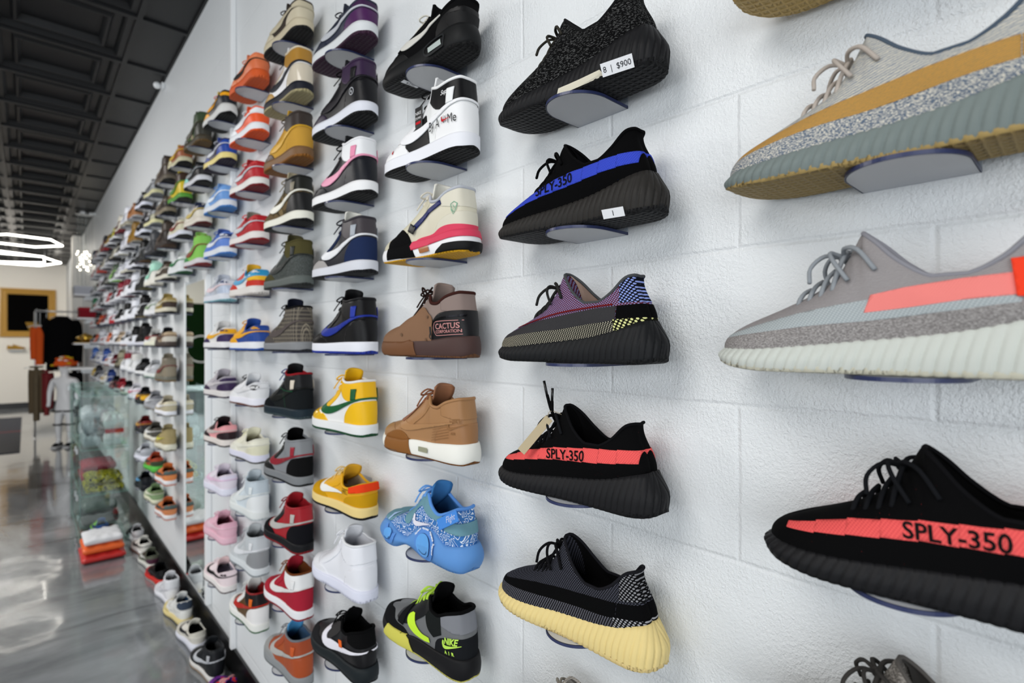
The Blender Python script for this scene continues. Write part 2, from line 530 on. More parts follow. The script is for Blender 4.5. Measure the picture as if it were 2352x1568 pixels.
# ------------------------------------------------------------------ the sneaker: lofted upper, ribbed or cup sole, clipped panels
# local frame: x heel -> toe, y towards the room (the side the viewer sees), z up, sole on z = 0
OUT0 = [(0.0, 0.0), (0.0035, 0.014), (0.014, 0.026), (0.035, 0.0325), (0.07, 0.034), (0.11, 0.0345), (0.15, 0.038),
        (0.19, 0.045), (0.22, 0.0475), (0.247, 0.0445), (0.268, 0.0365), (0.281, 0.0245), (0.2885, 0.0125), (0.290, 0.0)]
SPEC = {
 'yeezy': dict(L=0.308, tall=0,
  T=[(0, .036, 0, .122), (.05, .038, .011, .123), (.10, .048, .020, .119), (.17, .066, .0265, .100), (.24, .088, .028, .088), (.31, .112, .0275, .088),
     (.38, .136, .025, .104), (.45, .155, .018, .124), (.50, .167, .009, .135), (.525, .170, 0, .137), (.56, .179, 0, .119), (.62, .192, 0, .096),
     (.70, .211, 0, .081), (.79, .236, 0, .068), (.89, .261, 0, .056), (1, .280, 0, .045)],
  C=[(0, .38, .002, -.007, -.35), (.10, .38, .004, -.002, -.35), (.25, .45, .009, .010, -.30), (.42, .45, .008, .014, -.30), (.52, .50, .006, .022, -.18),
     (.6, .45, .006, .026, -.10), (.8, .45, .006, .022, -.04), (1, .6, .004, .012, -.02)],
  inset=[(0, .020), (.08, .012), (.25, .0035), (.8, .003), (1, .004)],
  zs=[(0, .060), (.10, .058), (.22, .048), (.35, .039), (.55, .031), (.8, .024), (1, .024)],
  zb=[(0, .008), (.06, .003), (.15, 0), (.75, 0), (.88, .004), (1, .012)],
  bulge=.0045, rib=.0026, kind='rib', throat=None),
 'high': dict(L=0.296, tall=1,
  T=[(0, .016, 0, .139), (.07, .019, .018, .139), (.15, .040, .030, .135), (.25, .072, .0315, .133), (.32, .092, .029, .139), (.37, .107, .019, .145),
     (.42, .121, .0135, .132), (.50, .143, .0125, .109), (.58, .165, .0125, .090), (.66, .188, .011, .075), (.71, .202, .005, .068), (.735, .209, 0, .066),
     (.80, .228, 0, .061), (.89, .252, 0, .052), (1, .274, 0, .042)],
  C=[(0, .35, .003, .002, -.3), (.10, .38, .003, .003, -.35), (.25, .40, .004, .003, -.35), (.38, .45, .006, .010, -.30), (.5, .5, .006, .022, -.22),
     (.7, .5, .006, .030, -.08), (.85, .5, .007, .026, 0), (1, .65, .005, .016, 0)],
  inset=[(0, .004), (.5, .004), (1, .005)],
  zs=[(0, .031), (.3, .030), (.6, .027), (.85, .027), (1, .034)],
  zb=[(0, .003), (.08, 0), (.7, 0), (.85, .003), (1, .012)],
  bulge=0, rib=0, kind='cup', throat=(.39, .72)),
 'low': dict(L=0.296, tall=0,
  T=[(0, .010, 0, .088), (.07, .013, .019, .088), (.15, .036, .031, .079), (.24, .066, .0335, .071), (.32, .092, .032, .075), (.39, .112, .022, .093),
     (.44, .126, .015, .098), (.52, .148, .013, .089), (.60, .170, .0125, .079), (.67, .190, .011, .071), (.71, .202, .005, .066), (.735, .209, 0, .064),
     (.80, .228, 0, .060), (.89, .252, 0, .052), (1, .274, 0, .042)],
  C=[(0, .35, .003, .004, -.3), (.10, .38, .003, .004, -.35), (.25, .40, .004, .004, -.35), (.38, .45, .006, .010, -.30), (.5, .5, .006, .022, -.22),
     (.7, .5, .006, .030, -.08), (.85, .5, .007, .026, 0), (1, .65, .005, .016, 0)],
  inset=[(0, .004), (.5, .004), (1, .005)],
  zs=[(0, .031), (.3, .030), (.6, .027), (.85, .027), (1, .034)],
  zb=[(0, .003), (.08, 0), (.7, 0), (.85, .003), (1, .012)],
  bulge=0, rib=0, kind='cup', throat=(.42, .72)),
 'mid': dict(L=0.300, tall=1,
  T=[(0, .018, 0, .126), (.07, .022, .018, .126), (.15, .046, .030, .119), (.24, .073, .0325, .107), (.32, .095, .031, .110), (.38, .110, .022, .124),
     (.43, .123, .0145, .125), (.51, .146, .0125, .107), (.59, .168, .0125, .090), (.66, .188, .011, .077), (.71, .202, .005, .070), (.735, .209, 0, .068),
     (.80, .228, 0, .064), (.89, .252, 0, .056), (1, .277, 0, .044)],
  C=[(0, .35, .003, .002, -.3), (.10, .38, .003, .003, -.35), (.25, .40, .004, .003, -.35), (.38, .45, .006, .010, -.30), (.5, .5, .006, .022, -.22),
     (.7, .5, .006, .030, -.08), (.85, .5, .007, .026, 0), (1, .65, .005, .016, 0)],
  inset=[(0, .006), (.5, .004), (1, .005)],
  zs=[(0, .042), (.15, .040), (.32, .035), (.5, .034), (.6, .029), (.85, .030), (1, .038)],
  zb=[(0, .005), (.08, 0), (.7, 0), (.85, .004), (1, .014)],
  bulge=.0025, rib=0, kind='cup', throat=(.40, .72)),
 'runner': dict(L=0.300, tall=0,
  T=[(0, .010, 0, .096), (.07, .013, .019, .096), (.15, .036, .031, .086), (.24, .066, .0335, .077), (.32, .092, .032, .081), (.39, .112, .022, .098),
     (.44, .126, .015, .103), (.52, .148, .013, .094), (.60, .170, .0125, .083), (.67, .190, .011, .074), (.71, .202, .005, .069), (.735, .209, 0, .067),
     (.80, .228, 0, .062), (.89, .252, 0, .053), (1, .279, 0, .040)],
  C=[(0, .35, .003, .004, -.3), (.10, .38, .003, .004, -.35), (.25, .40, .004, .004, -.35), (.38, .45, .006, .010, -.30), (.5, .5, .006, .022, -.22),
     (.7, .5, .006, .030, -.08), (.85, .5, .007, .026, 0), (1, .65, .005, .014, 0)],
  inset=[(0, .009), (.2, .006), (.6, .004), (1, .004)],
  zs=[(0, .044), (.2, .042), (.45, .033), (.7, .027), (.85, .026), (1, .031)],
  zb=[(0, .008), (.08, .001), (.15, 0), (.7, 0), (.85, .004), (1, .014)],
  bulge=.003, rib=0, kind='cup', throat=(.42, .72)),
}
SPEC['bubble'] = dict(SPEC['mid'], bulge=.008,
  zb=[(0, .008), (.08, 0), (.40, 0), (.56, .014), (.68, .001), (.80, 0), (.9, .006), (1, .016)],
  T=[(0, .020, 0, .118), (.07, .024, .018, .119), (.15, .046, .028, .108), (.24, .073, .030, .100), (.32, .098, .028, .112), (.38, .116, .021, .128),
     (.43, .130, .0145, .128), (.51, .150, .0125, .108), (.59, .170, .0125, .088), (.66, .190, .011, .076), (.71, .204, .005, .070), (.735, .211, 0, .068),
     (.80, .228, 0, .066), (.89, .252, 0, .060), (1, .277, 0, .048)],
  zs=[(0, .052), (.10, .050), (.20, .046), (.30, .062), (.38, .066), (.46, .056), (.56, .032), (.64, .036), (.72, .050), (.79, .052), (.88, .040), (1, .040)])

def outline(L, n):
    s = L / 0.290
    pts = [Vector((x * s, y, 0)) for x, y in OUT0]
    full = [Vector((p.x, -p.y, 0)) for p in pts[3:0:-1]] + pts + [Vector((p.x, -p.y, 0)) for p in pts[-2:-5:-1]]
    cr = []
    for k in range(3, 3 + len(pts) - 1):
        a, b, c, d = full[k - 1], full[k], full[k + 1], full[k + 2]
        for j in range(12):
            t = j / 12
            cr.append(0.5 * ((2 * b) + (c - a) * t + (2 * a - 5 * b + 4 * c - d) * t * t + (3 * b - a - 3 * c + d) * t ** 3))
    cr.append(pts[-1].copy())
    S = [0]
    for i in range(1, len(cr)):
        S.append(S[-1] + (cr[i] - cr[i - 1]).length)
    tot = S[-1]
    res = []
    k = 0
    for i in range(n + 1):
        t = tot * i / n
        while k < len(S) - 2 and S[k + 1] < t:
            k += 1
        f = (t - S[k]) / max(1e-9, S[k + 1] - S[k])
        p = cr[k].lerp(cr[k + 1], min(1, f))
        tg = (cr[k + 1] - cr[k]).normalized()
        res.append((p, tg))
    N = []
    for i, (p, tg) in enumerate(res):
        if i == 0:
            nrm = Vector((-1, 0, 0))
        elif i == n:
            nrm = Vector((1, 0, 0))
        else:
            t2 = (res[min(n, i + 1)][0] - res[max(0, i - 1)][0]).normalized()
            nrm = Vector((-t2.y, t2.x, 0))
            if nrm.y < 0:
                nrm = -nrm
        N.append(nrm)
    return [r[0] for r in res], N, tot

class Last:
    def __init__(self, typ, lod):
        self.typ, self.lod = typ, lod
        sp = self.sp = SPEC[typ]
        NU, NV = {'hi': (84, 22), 'mid': (46, 13), 'lo': (22, 8)}[lod]
        self.NU, self.NV = NU, NV
        L = sp['L']
        P, N, tot = outline(L, NU)
        sc = L / 0.290
        self.rim = []
        side = []
        for i in range(NU + 1):
            u = i / NU
            ins, = table(sp['inset'], u)
            zs, = table(sp['zs'], u)
            B = P[i] - N[i] * ins
            B.z = zs - 0.004
            tx, ty, tz = table(sp['T'], u)
            T = Vector((tx * (sc if sc > 1.02 else 1), max(0, ty), tz))
            if typ == 'yeezy':
                T.x = tx
            a, b, c, d = table(sp['C'], u)
            H = max(0.01, T.z - B.z)
            P1 = B + Vector((0, 0, a * H)) + N[i] * b
            P2 = T + Vector((0, 0, d * H)) + N[i] * c
            row = []
            for j in range(NV + 1):
                t = j / NV
                q = B * (1 - t) ** 3 + P1 * 3 * t * (1 - t) ** 2 + P2 * 3 * t * t * (1 - t) + T * t ** 3
                q.y = max(q.y, 0)
                row.append(q)
            side.append(row)
        for row in (side[0], side[-1]):
            for q in row:
                q.y = 0
        self.side = side
        self.loop = [[Vector(q) for q in side[i]] for i in range(NU + 1)] + [[Vector((q.x, -q.y, q.z)) for q in side[i]] for i in range(NU - 1, 0, -1)]
        # upper with a hair of thickness comes from panels and the lining
        bm = bmesh.new()
        V = [[bm.verts.new(q) for q in row] for row in self.loop]
        m = len(V)
        for i in range(m):
            A, Bv = V[i], V[(i + 1) % m]
            for j in range(NV):
                bm.faces.new((A[j], A[j + 1], Bv[j + 1], Bv[j]))
        bmesh.ops.remove_doubles(bm, verts=bm.verts, dist=1e-5)
        bmesh.ops.dissolve_degenerate(bm, edges=bm.edges, dist=1e-6)
        bm.normal_update()
        self.bm = bm
        self.bvh = BVHTree.FromBMesh(bm)
        self.ucol = next((r[0] for r in sp['T'] if r[2] == 0 and r[0] > 0.1), .73)
        self.cache = {}

    def get(self, key):
        if key not in self.cache:
            self.cache[key] = getattr(self, 'mk_' + key)()
        return self.cache[key]

    def mk_upper(self):
        return bm_mesh(self.bm.copy(), 'upper')

    def collar_i(self):
        th = self.sp['throat']
        ue = th[0] if th else self.ucol
        return int(ue * self.NU)

    def mk_lining(self):
        NU, NV = self.NU, self.NV
        iend = int(self.ucol * self.NU)
        bm = bmesh.new()
        idx = list(range(iend, -1, -1)) + [-i for i in range(1, iend + 1)]
        rows = []
        depth = NV - 2
        for k in idx:
            row = self.side[abs(k)]
            sgn = 1 if k >= 0 else -1
            r = []
            for j in range(NV, NV - depth, -1):
                q = row[j].copy()
                t = (NV - j) / depth
                c = Vector((0.085, 0, q.z))
                d = (c - q)
                d.z = 0
                th = 0.0045 * min(1, t * 5) + 0.0004
                if d.length > 1e-6:
                    q = q + d.normalized() * min(th, d.length * 0.8)
                q.y *= sgn
                r.append(bm.verts.new(q))
            rows.append(r)
        for a in range(len(rows) - 1):
            for j in range(len(rows[0]) - 1):
                bm.faces.new((rows[a][j], rows[a + 1][j], rows[a + 1][j + 1], rows[a][j + 1]))
        # insole
        zi = self.side[0][1].z + 0.006
        ring = []
        for i in range(0, NU + 1, 2):
            row = self.side[i]
            q = min(row, key=lambda p: abs(p.z - zi))
            ring.append(Vector((q.x, q.y * 0.96, zi)))
        ring = [p for p in ring if p.x < 0.24]
        vs = [bm.verts.new(p) for p in ring] + [bm.verts.new(Vector((p.x, -p.y, zi))) for p in reversed(ring[1:])]
        bm.faces.new(vs)
        bmesh.ops.remove_doubles(bm, verts=bm.verts, dist=1e-5)
        return bm_mesh(bm, 'lining')

    def mk_collar(self):
        ie = self.collar_i()
        pts = [self.side[i][-1] for i in range(ie, -1, -1)] + [Vector((self.side[i][-1].x, -self.side[i][-1].y, self.side[i][-1].z)) for i in range(1, ie + 1)]
        if self.lod == 'lo':
            pts = pts[::2]
        r = 0.0022 if self.typ == 'yeezy' else 0.0034
        bm = bmesh.new()
        closed = self.typ == 'yeezy'
        pts = [p + Vector((0, 0, -r * 0.4)) for p in pts]
        if closed:
            pts = pts[1:-1]
        tube(bm, pts, r, n=8 if self.lod != 'lo' else 5, smooth=False, closed=closed)
        return bm_mesh(bm, 'collar')

    def sole_rows(self):
        sp = self.sp
        rib = sp['rib']
        n = {'hi': 330 if rib else 110, 'mid': 60, 'lo': 26}[self.lod]
        P, N, tot = outline(sp['L'], n)
        nr = 9 if self.lod == 'hi' else (5 if self.lod == 'mid' else 3)
        side = []
        for i in range(n + 1):
            u = i / n
            zs, = table(sp['zs'], u)
            zb, = table(sp['zb'], u)
            ins, = table(sp['inset'], u)
            row = []
            r0 = P[i] - N[i] * 0.007
            row.append(Vector((r0.x, r0.y, zb)))
            for k in range(nr):
                f = k / (nr - 1)
                z = zb + 0.0015 + (zs - zb - 0.0015) * f
                if sp['kind'] == 'rib':
                    prof = math.sin(PI * min(1, f * 0.9 + 0.12)) * sp['bulge'] - max(0, f - 0.45) * ins * 1.35
                    g = math.cos(2 * PI * (u * tot / 0.0098 + 0.55 * f + 0.35 * f * f))
                    dep = rib * max(0, g) ** 3 * (0.4 + 0.6 * math.sin(PI * min(1, f + 0.15))) if self.lod == 'hi' else 0
                    off = prof - dep
                else:
                    off = math.sin(PI * f) * sp['bulge'] - (0.0012 if k == 0 else 0) - max(0, f - 0.3) * (ins - 0.004) * 1.0
                q = P[i] + N[i] * off
                row.append(Vector((q.x, max(0, q.y), z)))
            q = P[i] - N[i] * (ins + 0.0035)
            row.append(Vector((q.x, max(0, q.y), zs - 0.0015)))
            side.append(row)
        for row in (side[0], side[-1]):
            for q in row:
                q.y = 0
        return side, n

    def sole_bm(self):
        if 'sole_bm' in self.cache:
            return self.cache['sole_bm']
        side, n = self.sole_rows()
        loop = side + [[Vector((q.x, -q.y, q.z)) for q in side[i]] for i in range(n - 1, 0, -1)]
        bm = bmesh.new()
        V = [[bm.verts.new(q) for q in row] for row in loop]
        m = len(V)
        for i in range(m):
            A, B = V[i], V[(i + 1) % m]
            for j in range(len(A) - 1):
                bm.faces.new((A[j], A[j + 1], B[j + 1], B[j]))
        bmesh.ops.remove_doubles(bm, verts=bm.verts, dist=1e-6)
        bm.normal_update()
        self.cache['sole_bm'] = bm
        self.cache['sole_bvh'] = BVHTree.FromBMesh(bm)
        return bm

    def mk_midsole(self):
        me = bm_mesh(self.sole_bm().copy(), 'midsole')
        return me

    def mk_outsole(self):
        side, n = self.sole_rows()
        bm = bmesh.new()
        h = 0.0065
        rows = []
        step = 3 if (self.lod == 'hi' and self.sp['rib']) else 1
        for i in range(0, n + 1, step):
            b = side[i][0]
            e = side[i][1]
            zb = b.z
            out = Vector((e.x, e.y, 0))
            cx = min(max(out.x, 0.012), self.sp['L'] - 0.012)
            d = (out - Vector((cx, 0, 0)))
            dn = d.normalized() if d.length > 1e-6 else Vector((1 if out.x > .1 else -1, 0, 0))
            if i == 0 or i == n:
                dn.y = 0
            lug = 0.0
            o1 = out + dn * 0.0010
            top = Vector((o1.x, max(0, o1.y), zb + h))
            mid_ = Vector((o1.x, max(0, o1.y), zb + 0.001))
            o2 = out - dn * 0.003
            low = Vector((o2.x, max(0, o2.y), zb - 0.0002))
            rows.append([top, mid_, low, Vector((low.x, low.y * .66, low.z)), Vector((low.x, low.y * .33, low.z)), Vector((low.x, 0, low.z))])
        full = [[Vector(p) for p in r] for r in rows]
        for s in (1, -1):
            V = [[bm.verts.new(Vector((p.x, p.y * s, max(0, p.z)))) for p in r] for r in full]
            for a in range(len(V) - 1):
                for j in range(5):
                    f = (V[a][j], V[a + 1][j], V[a + 1][j + 1], V[a][j + 1])
                    bm.faces.new(f if s > 0 else f[::-1])
        bmesh.ops.remove_doubles(bm, verts=bm.verts, dist=1e-6)
        bmesh.ops.dissolve_degenerate(bm, edges=bm.edges, dist=1e-7)
        bmesh.ops.recalc_face_normals(bm, faces=bm.faces)
        return bm_mesh(bm, 'outsole')

    def rim_at(self, u):
        f = u * self.NU
        i = int(f)
        t = f - i
        return self.side[i][-1].lerp(self.side[min(i + 1, self.NU)][-1], t)

    def mk_tongue(self):
        th = self.sp['throat']
        bm = bmesh.new()
        a = self.rim_at(th[0]); b = self.rim_at(th[1])
        top = 0.026 if self.sp['tall'] else 0.022
        path = cat_rom([(b.x + .004, 0, b.z - 0.006), ((a.x + b.x) / 2, 0, (a.z + b.z) / 2 - 0.006), (a.x + .002, 0, a.z - 0.003), (a.x - 0.010, 0, a.z + top * .6), (a.x - 0.012, 0, a.z + top)], 3)
        m = len(path)
        sh = []
        for i, p in enumerate(path):
            w = 0.014 + 0.010 * min(1, i / (m - 5))
            if i == m - 1:
                w *= 0.8
            sh.append((p, w))
        K = 8
        for off in (0, 1):
            G = []
            for p, w in sh:
                row = []
                for k in range(K + 1):
                    s = -1 + 2 * k / K
                    q = Vector((p.x - 0.010 * s * s - off * 0.004, w * s, p.z - 0.004 * s * s - off * 0.003))
                    row.append(bm.verts.new(q))
                G.append(row)
            if off == 0:
                G0 = G
            for i in range(m - 1):
                for k in range(K):
                    f = (G[i][k], G[i][k + 1], G[i + 1][k + 1], G[i + 1][k])
                    bm.faces.new(f if off else f[::-1])
        for k in range(K):
            bm.faces.new((G0[-1][k], G0[-1][k + 1], G[-1][k + 1], G[-1][k]))
        for i in range(m - 1):
            bm.faces.new((G0[i][0], G0[i + 1][0], G[i + 1][0], G[i][0]))
            bm.faces.new((G0[i][K], G0[i + 1][K], G[i + 1][K], G[i][K]))
        bmesh.ops.recalc_face_normals(bm, faces=bm.faces)
        return bm_mesh(bm, 'tongue')

    def mk_laces(self):
        bm = bmesh.new()
        n = 6 if self.lod == 'hi' else 4
        if self.sp['throat']:
            a, b = self.sp['throat']
            us = [a + 0.02 + (b - a - 0.06) * k / 5 for k in range(6 if self.sp['tall'] or self.lod != 'lo' else 5)]
            for u in us:
                p = self.rim_at(u)
                e = 0.009
                pts = [(p.x - .002, p.y + e, p.z - 0.0075), (p.x, p.y + e * .4, p.z + 0.001), (p.x + .001, 0, p.z + 0.004), (p.x, -p.y - e * .4, p.z + 0.001), (p.x - .002, -p.y - e, p.z - 0.0075)]
                tube(bm, pts, 0.0028, n=n, sub=2, flat=0.6)
            if self.lod != 'lo':
                p = self.rim_at(us[0])
                c = Vector((p.x + .003, 0, p.z + 0.006))
                for s in (1, -1):
                    tube(bm, [c, c + Vector((.006, .016 * s, .006)), c + Vector((.012, .028 * s, -.004)), c + Vector((.014, .018 * s, -.006)), c], 0.0018, n=n, sub=3)
                    tube(bm, [c, c + Vector((.012, .010 * s, .001)), c + Vector((.022, .020 * s, -.014)), c + Vector((.024, .030 * s, -.030))], 0.0016, n=n, sub=3)
                bmesh.ops.create_icosphere(bm, subdivisions=1, radius=0.004, matrix=Matrix.Translation(c))
        else:
            # round cord through the knit: pairs of bights on the side the viewer sees, crossing over the ridge
            xs = [0.222, 0.211, 0.200, 0.189]
            def surf(x, y, lift):
                h = self.bvh.ray_cast(Vector((x, y, 0.3)), Vector((0, 0, -1)))
                z = h[0].z if h[0] else 0.08
                return Vector((x, y, z + lift))
            r = 0.0024
            for k, x in enumerate(xs):
                w = 0.020 + 0.002 * k
                for s in (1, -1):
                    tube(bm, [surf(x, w * s, -0.002), surf(x - .001, (w - .003) * s, 0.003), surf(x - .003, w * .5 * s, 0.006 + .001 * k), surf(x - .006, 0, 0.006 + .001 * k)], r, n=n, sub=3)
            c = surf(0.186, 0, 0.009)
            bmesh.ops.create_icosphere(bm, subdivisions=2, radius=0.0055, matrix=Matrix.Translation(c))
            for s in (1, -1):
                tube(bm, [c, c + Vector((-.004, .014 * s, .007)), c + Vector((-.018, .026 * s, .003)), c + Vector((-.034, .034 * s, -.018))], r * .95, n=n, sub=4)
                tube(bm, [c, c + Vector((.008, .014 * s, .004)), c + Vector((.002, .027 * s, -.006)), c + Vector((-.012, .034 * s, -.026))], r * .9, n=n, sub=4)
                tube(bm, [c, c + Vector((.014, .010 * s, .002)), c + Vector((.024, .021 * s, -.010)), c + Vector((.022, .030 * s, -.026))], r * .9, n=n, sub=4)
        return bm_mesh(bm, 'laces')

    def panel(self, key, polys, off, src='upper', thick=0.0016, sides=2):
        if key in self.cache:
            return self.cache[key]
        base = self.bm if src == 'upper' else self.sole_bm()
        out = bmesh.new()
        for poly in polys:
            tri = tessellate_polygon([[Vector((x, z, 0)) for x, z in poly]])
            for t in tri:
                T = [Vector((poly[i][0], 0, poly[i][1])) for i in t]
                cr = (T[1] - T[0]).cross(T[2] - T[0]).y
                if abs(cr) < 1e-10:
                    continue
                if cr < 0:
                    T = [T[0], T[2], T[1]]
                x0, x1 = min(p.x for p in T), max(p.x for p in T)
                z0, z1 = min(p.z for p in T), max(p.z for p in T)
                bm = bmesh.new()
                mp = {}
                for f in base.faces:
                    xs = [v.co.x for v in f.verts]
                    zz = [v.co.z for v in f.verts]
                    if max(xs) < x0 or min(xs) > x1 or max(zz) < z0 or min(zz) > z1:
                        continue
                    if sides == 1 and f.normal.y < 0.05 and max(v.co.y for v in f.verts) < 0.004:
                        continue
                    vs = []
                    for v in f.verts:
                        if v.index not in mp:
                            mp[v.index] = bm.verts.new(v.co)
                        vs.append(mp[v.index])
                    try:
                        bm.faces.new(vs)
                    except ValueError:
                        pass
                for k in range(3):
                    a, b = T[k], T[(k + 1) % 3]
                    e = b - a
                    # inside lies to one side; plane normal points outside
                    nrm = Vector((e.z, 0, -e.x))
                    cen = (T[0] + T[1] + T[2]) / 3
                    if nrm.dot(cen - a) > 0:
                        nrm = -nrm
                    if nrm.length < 1e-9 or not bm.faces:
                        continue
                    bmesh.ops.bisect_plane(bm, geom=bm.verts[:] + bm.edges[:] + bm.faces[:], dist=1e-7, plane_co=a, plane_no=nrm.normalized(), clear_outer=True)
                mp2 = {}
                for f in bm.faces:
                    vs = []
                    for v in f.verts:
                        if v not in mp2:
                            mp2[v] = out.verts.new(v.co)
                        vs.append(mp2[v])
                    try:
                        out.faces.new(vs)
                    except ValueError:
                        pass
                bm.free()
        bmesh.ops.remove_doubles(out, verts=out.verts, dist=2e-5)
        bmesh.ops.dissolve_degenerate(out, edges=out.edges, dist=1e-6)
        out.normal_update()
        nr = {v: v.normal.copy() for v in out.verts}
        for v in out.verts:
            v.co += nr[v] * off
        be = [e for e in out.edges if len(e.link_faces) == 1]
        if be:
            r = bmesh.ops.extrude_edge_only(out, edges=be)
            nv = [g for g in r['geom'] if isinstance(g, bmesh.types.BMVert)]
            out.normal_update()
            # move the new verts inward along the normal of the old vertex they came from
            kd = {}
            for v in nv:
                best = None
                for e in v.link_edges:
                    o = e.other_vert(v)
                    if o in nr:
                        best = o
                        break
                if best is not None:
                    v.co -= nr[best] * thick
        me = bm_mesh(out, key)
        self.cache[key] = me
        return me

    def decal(self, key, bm2d, off=0.0009, src='upper', side=1):
        """lay a flat 2D mesh (x, z in local metres, y ignored) onto the visible side"""
        bvh = self.bvh if src == 'upper' else (self.sole_bm() and self.cache['sole_bvh'])
        gone = []
        for v in bm2d.verts:
            h = bvh.ray_cast(Vector((v.co.x, 0.2 * side, v.co.z)), Vector((0, -side, 0)))
            if h[0] is None or h[1].y * side < 0.12:
                gone.append(v)
                continue
            v.co = h[0] + h[1] * off
        if gone and len(gone) < len(bm2d.verts):
            bmesh.ops.delete(bm2d, geom=gone, context='VERTS')
        bmesh.ops.recalc_face_normals(bm2d, faces=bm2d.faces)
        return bm_mesh(bm2d, key, smooth=False)

LASTS = {}
def last(typ, lod):
    if (typ, lod) not in LASTS:
        LASTS[(typ, lod)] = Last(typ, lod)
        LASTS[(typ, lod)].bm.verts.index_update()
    return LASTS[(typ, lod)]

def text_bm(s, size, x, z, rot=0.0, shear=0.0, xs=1.0, bold=0.0, sub=True, align='LEFT'):
    """letters read from the room side: text direction is -x"""
    cu = bpy.data.curves.new('t', 'FONT')
    cu.body = s
    cu.size = size
    cu.shear = shear
    cu.offset = bold
    cu.resolution_u = 3
    cu.align_x = align
    cu.fill_mode = 'FRONT'
    o = bpy.data.objects.new('t', cu)
    COL.objects.link(o)
    dg = bpy.context.evaluated_depsgraph_get()
    dg.update()
    me = bpy.data.meshes.new_from_object(o.evaluated_get(dg))
    bm = bmesh.new()
    bm.from_mesh(me)
    bpy.data.objects.remove(o)
    bpy.data.meshes.remove(me)
    bpy.data.curves.remove(cu)
    if sub:
        long_e = [e for e in bm.edges if e.calc_length() > size * 0.35]
        if long_e:
            bmesh.ops.subdivide_edges(bm, edges=long_e, cuts=2)
        bmesh.ops.triangulate(bm, faces=bm.faces)
    c, sn = math.cos(rot), math.sin(rot)
    for v in bm.verts:
        a, b = v.co.x * xs, v.co.y
        a, b = a * c - b * sn, a * sn + b * c
        v.co = Vector((x - a, 0, z + b))
    return bm

def strip_bm(pts, w, closed=False):
    """a flat line of width w along 2D points (x, z)"""
    bm = bmesh.new()
    m = len(pts)
    V = []
    for i in range(m):
        if closed:
            t = Vector(pts[(i + 1) % m]) - Vector(pts[i - 1])
        else:
            t = Vector(pts[min(m - 1, i + 1)]) - Vector(pts[max(0, i - 1)])
        t = Vector((t[0], t[1])).normalized()
        nx, nz = -t[1], t[0]
        V.append((bm.verts.new((pts[i][0] + nx * w / 2, 0, pts[i][1] + nz * w / 2)), bm.verts.new((pts[i][0] - nx * w / 2, 0, pts[i][1] - nz * w / 2))))
    for i in range(m if closed else m - 1):
        a, b = V[i], V[(i + 1) % m]
        bm.faces.new((a[0], b[0], b[1], a[1]))
    return bm

def poly_bm(poly, cuts=3):
    bm = bmesh.new()
    vs = [bm.verts.new((x, 0, z)) for x, z in poly]
    bm.faces.new(vs)
    bmesh.ops.triangulate(bm, faces=bm.faces)
    if cuts:
        bmesh.ops.subdivide_edges(bm, edges=bm.edges, cuts=cuts, use_grid_fill=True)
    return bm

def curve2(pts, n=5):
    return [(p.x, p.y) for p in cat_rom([(a, b, 0) for a, b in pts], n)]

def swoosh_poly(x_toe, z_belly, x_heel, z_heel, h=0.03, fat=1.0, n=4):
    """tick mark: hook at the toe end, long tail rising to the heel"""
    W = x_toe - x_heel
    def P(a, b):
        # a: 0 at toe end .. 1 at heel end ; b : height units of h above belly line
        return (x_toe - a * W, z_belly + b * h + (z_heel - z_belly) * max(0, a - 0.25) / 0.75)
    lower = [P(0.05, 1.15), P(0.0, 0.75), P(0.01, 0.35), P(0.06, 0.06), P(0.16, -0.02), P(0.30, 0.02), P(0.6, 0.02), P(1.0, 0.02)]
    upper = [P(1.0, 0.10), P(0.6, 0.22 * fat + 0.02), P(0.35, 0.36 * fat), P(0.22, 0.42 * fat), P(0.135, 0.55), P(0.115, 0.80), P(0.13, 1.1)]
    if fat > 1.2:
        upper[-1] = P(0.17, 1.15)
    return curve2(lower, n) + curve2(upper, n)[0:]

